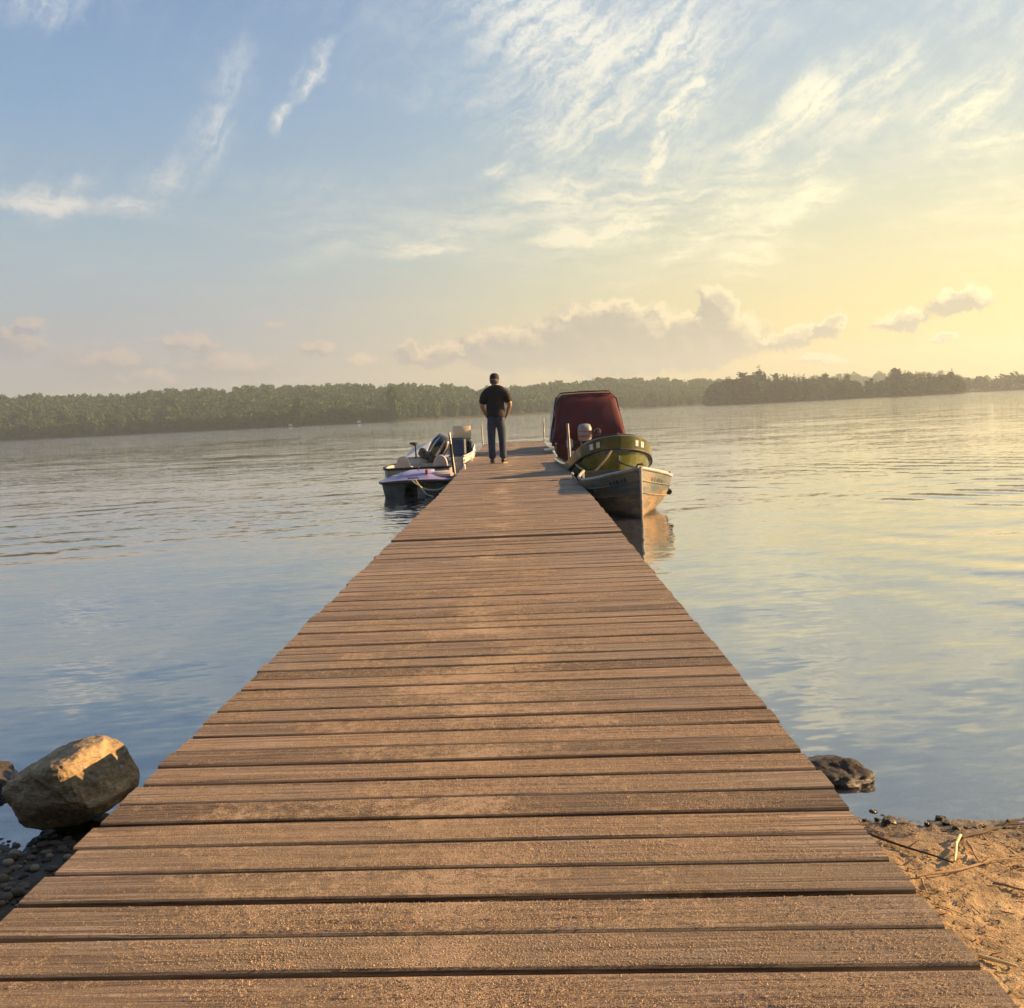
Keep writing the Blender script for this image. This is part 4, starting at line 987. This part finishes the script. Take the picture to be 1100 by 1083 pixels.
# --- mooring ropes
def rope(pts, r, label, mat=ROPE):
    P = [Vector(p) for p in pts]; O = P[0]; b = MB(); fine = []
    for k in range(len(P)-1):
        p0, p1, p2, p3 = P[max(k-1, 0)], P[k], P[k+1], P[min(k+2, len(P)-1)]
        for t in (0, .25, .5, .75): fine.append(.5*((2*p1)+(p2-p0)*t+(2*p0-5*p1+4*p2-p3)*t*t+(3*p1-p0-3*p2+p3)*t**3)-O)
    fine.append(P[-1]-O); b.tube(fine, r, 8); o = b.build('mooring_rope', mat, None, True, loc=O); tag(o, label, 'rope')
rope([at(657, 484, 16.17), at(650, 494, 16.17), at(641, 504.5, 16.25), at(636, 509, 16.4), at(630, 507.5, 16.55), at(621, 501, 16.75), at(613, 494, 17.2), at(612, 493, 17.46)], .017, 'pale rope hanging in a V from the green bow to the right dock post')
rope([at(690, 505.5, 12.44), at(684, 503, 13.5), at(674, 500, 15), at(664, 496.5, 16.25)], .012, 'dark rope running from the rowboat bow to the green hull behind it', DARK)
YROPE = simple('yellow_rope', (.50, .46, .26), .8, var=.25, vscale=80)
rope([(-1.96, 17.50, -.06), (-1.88, 17.42, -.12), (-1.72, 17.42, -.22), (-1.5, 17.5, -.24), (-1.33, 17.65, -.15), (x_left(17.7)-.012, 17.75, -.03)], .014, 'yellowish rope sagging from the purple pedal boat handle to the dock', YROPE)
rope([(-1.90, 17.50, -.05), (-1.80, 17.38, -.18), (-1.70, 17.32, -.30), (-1.58, 17.3, -.345)], .011, 'thin pale rope dangling from the purple pedal boat into the water')

# ------------------------------------------------------------------ man walking away along the dock
def skin_mesh(name, nodes, edges, mat, sub=2):
    """nodes: name -> (pos, radius or (rx, ry)); returns mesh grown round the skeleton"""
    keys = list(nodes); me = bpy.data.meshes.new(name); me.from_pydata([nodes[k][0] for k in keys], [(keys.index(a), keys.index(b)) for a, b in edges], [])
    o = bpy.data.objects.new(name, me); COL.objects.link(o)
    md = o.modifiers.new('skin', 'SKIN'); md.use_smooth_shade = True
    for i, k in enumerate(keys):
        r = nodes[k][1]; sv = me.skin_vertices[0].data[i]; sv.radius = r if isinstance(r, tuple) else (r, r); sv.use_root = (i == 0)
    ms_ = o.modifiers.new('sub', 'SUBSURF'); ms_.levels = sub; ms_.render_levels = sub
    dg = bpy.context.evaluated_depsgraph_get(); dg.update(); ev = o.evaluated_get(dg); out = bpy.data.meshes.new_from_object(ev)
    bpy.data.objects.remove(o); out.name = name; out.materials.clear(); out.materials.append(mat); out.shade_smooth(); return out
SKIN = simple('skin', (.36, .20, .14), .5, var=.12); SHIRT = simple('black_cotton', (.014, .013, .014), .9, var=.3, vscale=8, bmp=.5, bscale=14); JEAN = simple('blue_denim', (.030, .050, .085), .85, var=.35, vscale=9, bmp=.4, bscale=26)
CAPM = simple('black_cap_cloth', (.012, .012, .014), .85); SHOE = simple('dark_shoe_leather', (.035, .028, .024), .6); SOLE = simple('tan_sole', (.36, .28, .19), .7); HAIR = simple('short_grey_hair', (.10, .085, .075), .9, vscale=60, var=.5)
man = empty('person', (-.555, 20.80, .004), math.radians(-2)); tag(man, 'man in black cap, black t-shirt and blue jeans walking away along the dock', 'person')
B = {'pelvis': ((0, 0, .96), (.155, .115)), 'waist': ((0, .01, 1.10), (.150, .115)), 'chest': ((0, 0, 1.30), (.165, .120)), 'top': ((.004, -.01, 1.44), (.135, .095)), 'neck': ((.004, .005, 1.545), (.062, .062)), 'skull': ((.004, .03, 1.645), (.082, .096)), 'crown': ((.004, .02, 1.74), (.068, .080)),
     'shl': ((-.20, -.01, 1.43), .068), 'ell': ((-.275, -.03, 1.17), .050), 'wrl': ((-.205, .12, .985), .031), 'hal': ((-.175, .15, .93), (.034, .018)),
     'shr': ((.21, -.01, 1.43), .068), 'elr': ((.300, -.04, 1.18), .050), 'wrr': ((.225, .11, .985), .031), 'har': ((.19, .145, .93), (.034, .018)),
     'hpl': ((-.095, .0, .90), .092), 'knl': ((-.105, .035, .50), .060), 'anl': ((-.105, -.03, .09), .040), 'tol': ((-.115, .13, .04), .032),
     'hpr': ((.095, .0, .90), .092), 'knr': ((.105, .055, .50), .060), 'anr': ((.118, .02, .09), .040), 'tor': ((.15, .17, .04), .032)}
E_ = [('pelvis', 'waist'), ('waist', 'chest'), ('chest', 'top'), ('top', 'neck'), ('neck', 'skull'), ('skull', 'crown'), ('top', 'shl'), ('shl', 'ell'), ('ell', 'wrl'), ('wrl', 'hal'), ('top', 'shr'), ('shr', 'elr'), ('elr', 'wrr'), ('wrr', 'har'),
      ('pelvis', 'hpl'), ('hpl', 'knl'), ('knl', 'anl'), ('anl', 'tol'), ('pelvis', 'hpr'), ('hpr', 'knr'), ('knr', 'anr'), ('anr', 'tor')]
# fingers: four of different lengths curled into the pocket mouth, and a thumb off the side of the palm
for sd, S_ in (('l', -1), ('r', 1)):
    hp = Vector(B['ha'+sd][0])
    for i, l in enumerate((.050, .058, .055, .044)):
        off = Vector((S_*.004, -.030+.019*i, -.028)); a = hp+off; m1 = a+Vector((-S_*.012, .010, -l*.62)); m2 = m1+Vector((-S_*.022, .008, -l*.42))
        for nm, p, r in (('a', a, .0095), ('b', m1, .0088), ('c', m2, .0075)): B[f'f{sd}{i}{nm}'] = (tuple(p), r)
        E_ += [('ha'+sd, f'f{sd}{i}a'), (f'f{sd}{i}a', f'f{sd}{i}b'), (f'f{sd}{i}b', f'f{sd}{i}c')]
    a = hp+Vector((-S_*.008, .030, .012)); m1 = a+Vector((-S_*.014, .030, -.018)); B[f't{sd}a'] = (tuple(a), .011); B[f't{sd}b'] = (tuple(m1), .009)
    E_ += [('ha'+sd, f't{sd}a'), (f't{sd}a', f't{sd}b')]
body = link('body', skin_mesh('body', B, E_, SKIN, 2), man)
# face and ears belong to the body mesh
bmh = bmesh.new(); bmh.from_mesh(body.data)
def blob(c, s, rot=(0, 0, 0)):
    r_ = bmesh.ops.create_icosphere(bmh, subdivisions=2, radius=1.0, matrix=Matrix.Translation(c) @ Euler(rot).to_matrix().to_4x4() @ Matrix.Diagonal((*s, 1)))
blob((.004, .125, 1.635), (.014, .024, .026)); blob((-.073, .02, 1.645), (.010, .022, .034)); blob((.081, .02, 1.645), (.010, .022, .034)); blob((.004, .108, 1.595), (.026, .010, .008))
for s in (-1, 1): blob((.004+s*.030, .106, 1.665), (.013, .010, .008))
for f in bmh.faces: f.smooth = True
bmh.to_mesh(body.data); bmh.free()
S2 = {'waist': ((0, .005, .88), (.205, .158)), 'hem': ((0, .006, .97), (.205, .158)), 'belly': ((0, .015, 1.12), (.208, .165)), 'chest': ((-.008, 0, 1.31), (.215, .150)), 'top': ((.004, -.008, 1.45), (.165, .112)), 'neck': ((.004, .0, 1.60), (.085, .085)),
      'shl': ((-.218, -.01, 1.40), .096), 'upl': ((-.252, -.025, 1.19), .092), 'shr': ((.225, -.01, 1.415), .096), 'upr': ((.275, -.035, 1.20), .092)}
link('t_shirt', skin_mesh('t_shirt', S2, [('waist', 'hem'), ('hem', 'belly'), ('belly', 'chest'), ('chest', 'top'), ('top', 'neck'), ('top', 'shl'), ('shl', 'upl'), ('top', 'shr'), ('shr', 'upr')], SHIRT, 2), man)
J = {'belt': ((0, .0, 1.06), (.170, .128)), 'seat': ((.008, -.02, .90), (.192, .150)), 'hpl': ((-.095, .0, .82), .108), 'knl': ((-.108, .035, .50), .082), 'cal': ((-.108, -.005, .28), .076), 'anl': ((-.106, -.02, .075), .078),
     'hpr': ((.095, .0, .82), .108), 'knr': ((.108, .06, .50), .082), 'car': ((.112, .03, .28), .076), 'anr': ((.116, .015, .075), .078)}
jeans = link('jeans', skin_mesh('jeans', J, [('belt', 'seat'), ('seat', 'hpl'), ('hpl', 'knl'), ('knl', 'cal'), ('cal', 'anl'), ('seat', 'hpr'), ('hpr', 'knr'), ('knr', 'car'), ('car', 'anr')], JEAN, 2), man)
b = MB()
for s in (-1, 1):
    b.add([(s*.045, -.162, .935), (s*.135, -.138, .935), (s*.135, -.140, .83), (s*.09, -.156, .80), (s*.045, -.160, .83)], [(0, 1, 2, 3, 4)])
b.build('back_pocket', JEAN, jeans)
for (x, y, rz) in ((-.108, -.02, .08), (.122, .02, -.22)):
    b = MB(); R = Euler((0, 0, rz)).to_matrix(); rs_ = []
    for yy, w, h in ((-.085, .028, .06), (-.07, .038, .085), (0, .042, .095), (.07, .046, .07), (.14, .048, .055), (.185, .036, .045), (.20, .015, .03)):
        rs_.append([R @ Vector((w*math.cos(t), yy, .016+max(0, (h*(.5+.5*math.sin(t)))))) + Vector((x, y, 0)) for t in [2*PI*k/14 for k in range(14)]])
    b.rings(rs_); sh = b.build('shoe', SHOE, man, True)
    b = MB(); rs_ = [[R @ Vector((w*math.cos(t), yc+l*math.sin(t), z))+Vector((x, y, 0)) for t in [2*PI*k/18 for k in range(18)]] for z in (0.0, .022) for w, yc, l in ((.050, .055, .148),)]
    b.rings(rs_); b.build('sole', SOLE, sh, True)
b = MB(); n = 20
rs_ = [[(.004+a*math.cos(2*PI*k/n), .022+c_*math.sin(2*PI*k/n), z) for k in range(n)] for z, a, c_ in ((1.675, .096, .112), (1.72, .098, .113), (1.77, .090, .104), (1.80, .070, .081), (1.818, .040, .046), (1.822, .004, .004))]
b.rings(rs_); cap = b.build('cap', CAPM, man, True, 60)
b = MB(); rs_ = [[(.004+(.086+q*.15)*math.sin(a), .022+(.102+q*1.2)*math.cos(a)*1.0, 1.692-.10*q+z) for a in [i*.2-1.0 for i in range(11)]] for q, z in ((0, 0), (.07, 0), (.07, -.006), (0, -.006))]
b.rings([list(x) for x in zip(*rs_)]); b.build('brim', CAPM, cap, True)
b = MB(); b.tube([(.004+.099*math.sin(a), .022-.115*math.cos(a), 1.69+.004*math.cos(a*2)) for a in [i*.14-.56 for i in range(9)]], .007, 6); b.build('strap', simple('pale_cap_strap', (.42, .38, .32), .7), cap, True)
b = MB(); rs_ = [[(.004+a*math.cos(t), .016+c_*math.sin(t), z) for t in [PI+.25+(PI-.5)*k/12 for k in range(13)]] for z, a, c_ in ((1.61, .080, .096), (1.64, .088, .105), (1.69, .092, .108))]
b.rings(rs_, closed=False); hr = b.build('hair', HAIR, man, True); hr.modifiers.new('thickness', 'SOLIDIFY').thickness = .006

# ------------------------------------------------------------------ shore: rocks, stones, twigs
def rock_mesh(size, planes, seed, rough=.05, sub=4, detail=7.0):
    bm = bmesh.new(); bmesh.ops.create_icosphere(bm, subdivisions=sub, radius=1.0)
    r = np.random.default_rng(seed); offs = r.uniform(0, 50, 3)
    from mathutils import noise as mn
    for v in bm.verts:
        p = v.co.copy()
        for n, d in planes:
            n = Vector(n).normalized(); k = p.dot(n)-d
            if k > 0: p -= n*k*.70
        q = p*1.0+Vector(offs)
        p += p.normalized()*(mn.fractal(q*1.6, .9, 2.1, 4)*rough*1.6+mn.fractal(q*detail, .8, 2.0, 4)*rough*.35)
        v.co = Vector((p.x*size[0], p.y*size[1], p.z*size[2]))
    me = bpy.data.meshes.new('rock'); bm.to_mesh(me); bm.free(); me.shade_smooth(); me.set_sharp_from_angle(angle=math.radians(50)); return me
def rock_mat(name, lo, mid, hi, scale, lichen=0.0, wetline=None):
    m, nt, b = new_mat(name); P = nt.n('ShaderNodeTexCoord').outputs['Object']
    w = nt.v('ADD', nt.v('MULTIPLY', P, (1, 1, 2.6)), nt.v('SCALE', nt.noise(P, scale*.6, 3, color=True), sc_=.10))
    f = nt.noise(w, scale, 8, .68); g = nt.noise(P, scale*9, 5, .7); s_ = nt.noise(nt.v('MULTIPLY', w, (1, 1, 4)), scale*2.2, 5, .6)
    c = nt.ramp(nt.m('ADD', nt.m('MULTIPLY', f, .6), nt.m('MULTIPLY', g, .4)), [(.30, lo), (.5, mid), (.68, hi)])
    c = nt.mix(nt.ss(s_, .55, .7, 0, .5), c, lo)
    if lichen: c = nt.mix(nt.ss(nt.noise(P, scale*3.1, 6, .7), .60, .68, 0, lichen), c, (.46, .43, .38))
    if wetline is not None:
        z = nt.sep(nt.n('ShaderNodeNewGeometry').outputs['Position'])[2]
        wetf = nt.ss(z, wetline+.01, wetline+.05)
        c = nt.mix(wetf, nt.mix(.65, c, (.02, .018, .015)), c); nt.put(b.inputs['Roughness'], nt.ss(z, wetline+.01, wetline+.05, .18, .85))
    else: b.inputs['Roughness'].default_value = .8
    nt.put(b.inputs['Base Color'], c)
    bump(nt, b, nt.m('ADD', nt.m('MULTIPLY', f, .5), nt.m('ADD', nt.m('MULTIPLY', g, .3), nt.m('MULTIPLY', s_, .3))), .8, .02)
    return m
RM = rock_mat('boulder_stone', (.10, .068, .036), (.32, .235, .13), (.52, .40, .24), 7.0, .8, WATER_Z)
c = at(76, 840, 3.36)
big = [((-.52, -.1, .86), .54), ((-.28, 0, 1), .74), ((.80, -.42, .42), .60), ((.66, -.30, -.69), .62), ((0, 0, -1), .78), ((-.25, -.95, .12), .60), ((-.86, -.2, -.45), .82), ((.2, -.8, -.55), .66), ((.97, .1, .1), .92)]
me = rock_mesh((.222, .23, .162), big, 3, .06, 6, 9); me.materials.append(RM)
o = link('boulder', me); o.location = (c.x+.004, c.y, c.z-.010); o.rotation_euler = (.0, math.radians(4), 0)
tag(o, 'large tan and grey boulder on the pebbly shore against the left edge of the dock', 'boulder')
RM2 = rock_mat('dark_wet_stone', (.018, .016, .015), (.055, .048, .042), (.13, .115, .10), 12.0, 0, WATER_Z)
c = at(4, 836, 3.75); me = rock_mesh((.20, .17, .08), [((0, 0, 1), .6), ((-.2, -1, .3), .6), ((.7, 0, .7), .75)], 8, .10, 5); me.materials.append(RM2)
o = link('dark_rock', me); o.location = (c.x-.13, c.y, WATER_Z+.015); o.rotation_euler = (0, .18, .3); tag(o, 'dark low rock at the left edge behind the big boulder', 'rock')
c = on_plane(903, 836, WATER_Z); me = rock_mesh((.108, .10, .062), [((-.30, -.25, 1), .50), ((-.1, -.7, .7), .62), ((.75, 0, .65), .74)], 21, .10, 5); me.materials.append(RM2)
o = link('wet_rock', me); o.location = (c.x+.002, c.y, WATER_Z+.014); o.rotation_euler = (0, 0, .25); tag(o, 'dark wedge shaped wet rock in the shallows off the right dock edge', 'rock')
c = on_plane(885, 822, WATER_Z); me = rock_mesh((.075, .06, .03), [((0, 0, 1), .6)], 23, .14, 4); me.materials.append(RM2)
o = link('wet_rock', me); o.location = (c.x, c.y, WATER_Z+.004); tag(o, 'flat barely awash stone just behind the dark wedge shaped wet rock', 'rock')
stones = [(935, 860, .020), (938, 868, .026), (955, 881, .044), (942, 880, .017), (929, 881, .015), (915, 869, .014), (982, 860, .012), (1011, 877, .030), (1016, 884, .022), (1029, 892, .030), (1039, 892, .022), (1050, 892, .024), (997, 886, .022), (1078, 890, .014), (948, 874, .012), (1056, 889, .018), (1022, 887, .014)]
smesh = []
for i in range(4):
    me = rock_mesh((1, .85, .62), [((0, 0, 1), .7), ((.6, -.6, .3), .7)], 60+i, .12, 3); me.materials.append(RM2); smesh.append(me)
for i, (px, py, d) in enumerate(stones):
    p = on_plane(px, py+d*150, WATER_Z); o = link('shore_stone', smesh[i % 4]); gz = float(ground_h(np.array(p.x), np.array(p.y)))
    o.scale = (d/1.7, d/1.7, d/1.7); o.location = (p.x, p.y, max(gz, WATER_Z-.01)+d*.18); o.rotation_euler = (0, 0, i*1.7)
    tag(o, 'rounded blackish stone, largest at the water edge beside the dock' if d > .04 else 'small dark wet stone at the water edge right of the dock', 'stone', None if d > .04 else 'small dark stones along the right waterline')
# pebbly ground left of the dock
def pebbles():
    base = [np.array([v.co for v in smesh[i].vertices]) for i in range(0)]
    ico = bmesh.new(); bmesh.ops.create_icosphere(ico, subdivisions=2, radius=1.0); bv = np.array([v.co[:] for v in ico.verts]); bf = np.array([[v.index for v in f.verts] for f in ico.faces]); ico.free()
    n = 4200; x = rng.uniform(-3.2, -.7, n); y = rng.uniform(1.3, 3.42, n); s = .005+.019*rng.uniform(0, 1, n)**2.6
    z = beach_h(x, y); Vs = []
    for k in range(n):
        v = bv*(1+.28*(vnoise(bv[:, 0]*1.6+k*7.1, bv[:, 1]*1.6+bv[:, 2], 3)-.5)[:, None])*np.array([1, rng.uniform(.6, 1), rng.uniform(.4, .75)])*s[k]
        a = rng.uniform(0, 6.28); ca, sa = math.cos(a), math.sin(a)
        Vs.append(np.stack([v[:, 0]*ca-v[:, 1]*sa+x[k], v[:, 0]*sa+v[:, 1]*ca+y[k], v[:, 2]+z[k]+s[k]*.25], 1))
    V = np.concatenate(Vs); Fq = np.concatenate([bf+k*len(bv) for k in range(n)])
    m, nt, b = new_mat('pebble_mix'); ri = nt.n('ShaderNodeNewGeometry').outputs['Random Per Island']
    nt.put(b.inputs['Base Color'], nt.ramp(ri, [(0, (.05, .033, .02)), (.5, (.12, .082, .05)), (.85, (.22, .155, .095)), (1, (.36, .27, .18))])); b.inputs['Roughness'].default_value = .7
    tag(link('pebbles', np_mesh('pebbles', V, Fq, m, smooth=True)), 'dark pebbles and gravel covering the shore left of the dock', 'pebbles', kind='stuff')
pebbles()
# twigs, chips and needles washed up on the sand, right of the dock
def litter():
    n = 20000; x = .72+2.4*rng.uniform(0, 1, n)**1.1; y = rng.uniform(1.55, 3.25, n)
    dens = fbm(x*4, y*4, 3, 71); keep = (rng.uniform(0, 1, n) < np.clip((dens-.34)*3.2, .05, 1)) & (beach_h(x, y) > WATER_Z+.004); x = x[keep]; y = y[keep]; n = len(x)
    L = .003+.026*rng.uniform(0, 1, n)**3; r = .0006+.0011*rng.uniform(0, 1, n); a = rng.uniform(0, PI, n); z = beach_h(x, y)+r*.9
    d = np.stack([np.cos(a), np.sin(a), rng.normal(0, .16, n)], 1); u = np.stack([-np.sin(a), np.cos(a), 0*a], 1); w = np.stack([0*a, 0*a, 1+0*a], 1)
    c = np.stack([x, y, z], 1); V = []
    for e in (-1, 1):
        for k in range(4):
            t = PI/2*k+.6; V.append(c+d*(L*e)[:, None]+(u*math.cos(t)+w*math.sin(t))*(r*(1 if e < 0 else .6))[:, None])
    V = np.stack(V, 1).reshape(-1, 3); i = np.arange(n)*8
    Fq = np.concatenate([np.stack([i+k, i+(k+1) % 4, i+4+(k+1) % 4, i+4+k], 1) for k in range(4)]+[np.stack([i+4, i+5, i+6, i+7], 1), np.stack([i+3, i+2, i+1, i], 1)])
    m, nt, b = new_mat('twig_litter'); ri = nt.n('ShaderNodeNewGeometry').outputs['Random Per Island']
    nt.put(b.inputs['Base Color'], nt.ramp(ri, [(0, (.06, .035, .02)), (.4, (.19, .11, .05)), (.8, (.38, .25, .11)), (1, (.55, .42, .23))])); b.inputs['Roughness'].default_value = .8
    tag(link('twig_litter', np_mesh('twig_litter', V, Fq, m)), 'washed up chips and bits of twig littering the sand right of the dock', 'litter', kind='stuff')
litter()
STK = {'dark': simple('dark_twig', (.075, .05, .032), .8, var=.4, vscale=60), 'pale': simple('pale_reed', (.62, .52, .30), .6, var=.25, vscale=50), 'tan': simple('tan_stick', (.30, .20, .11), .8, var=.35, vscale=50)}
def stick(pts, r, mat, label, lift=.008):
    P = []
    for px, py in pts:
        q = on_plane(px, py, -.30)
        for _ in range(4): q = on_plane(px, py, float(beach_h(np.array(q.x), np.array(q.y)))+lift)
        P.append(q)
    fine = []
    for k in range(len(P)-1):
        for t in (0, .33, .66): fine.append(P[k].lerp(P[k+1], t)+Vector((random.uniform(-1, 1), random.uniform(-1, 1), random.uniform(-.3, .6)))*r*.9)
    fine.append(P[-1]); O = P[0]; fine = [f-O for f in fine]
    b = MB(); n = len(fine); b.tube(fine, [r*(1-.45*i/(n-1)) for i in range(n)], 8)
    if len(pts) > 2 or mat == 'dark':
        mid = fine[n//2]; b.tube([mid, mid+Vector((.03, .015, .012))], [r*.6, r*.25], 6)
    o = b.build('stick', STK[mat], None, True, loc=O); tag(o, label, 'stick')
stick([(934, 896), (975, 910), (1024, 927)], .0045, 'dark', 'long dark stick slanting from the right dock edge to the foot of the pale reed')
stick([(1031, 898), (1025.5, 925)], .0052, 'pale', 'short pale reed stalk standing out at the top of the beach', .012)
stick([(983, 941), (1030, 934), (1064, 925), (1104, 921)], .0042, 'tan', 'long thin stick lying across the beach to the right edge')
stick([(1034, 899), (1060, 893), (1081, 887), (1104, 884)], .0052, 'dark', 'dark stick along the waterline at the right edge')
stick([(1083, 882), (1104, 879)], .005, 'dark', 'dark stick end lying in the water at the right edge')
stick([(1039, 905), (1052, 926)], .0038, 'tan', 'short tan twig just right of the pale reed stalk')
stick([(1068, 948), (1104, 957)], .004, 'tan', 'tan twig below the long thin stick at the right edge')
stick([(1052, 1028), (1092, 1038)], .0055, 'pale', 'pale stick nearest the camera beside the dock corner')
stick([(990, 945), (996, 960)], .003, 'tan', 'small upright twig close to the right dock edge', .012)

# ------------------------------------------------------------------ air
hz = MB(); hz.box((0, 900, 40), (4200, 3200, 130)); 
hm = bpy.data.materials.new('lake_haze'); hm.use_nodes = True; ht = hm.node_tree; ht.nodes.remove(ht.nodes['Principled BSDF'])
pv = ht.nodes.new('ShaderNodeVolumePrincipled'); pv.inputs['Color'].default_value = (.80, .94, 1.0, 1); pv.inputs['Density'].default_value = .00040; pv.inputs['Anisotropy'].default_value = .35
ht.links.new(pv.outputs[0], ht.nodes['Material Output'].inputs['Volume'])
hazeo = hz.build('haze', hm); tag(hazeo, 'thin warm evening haze over the lake', 'haze', kind='stuff')
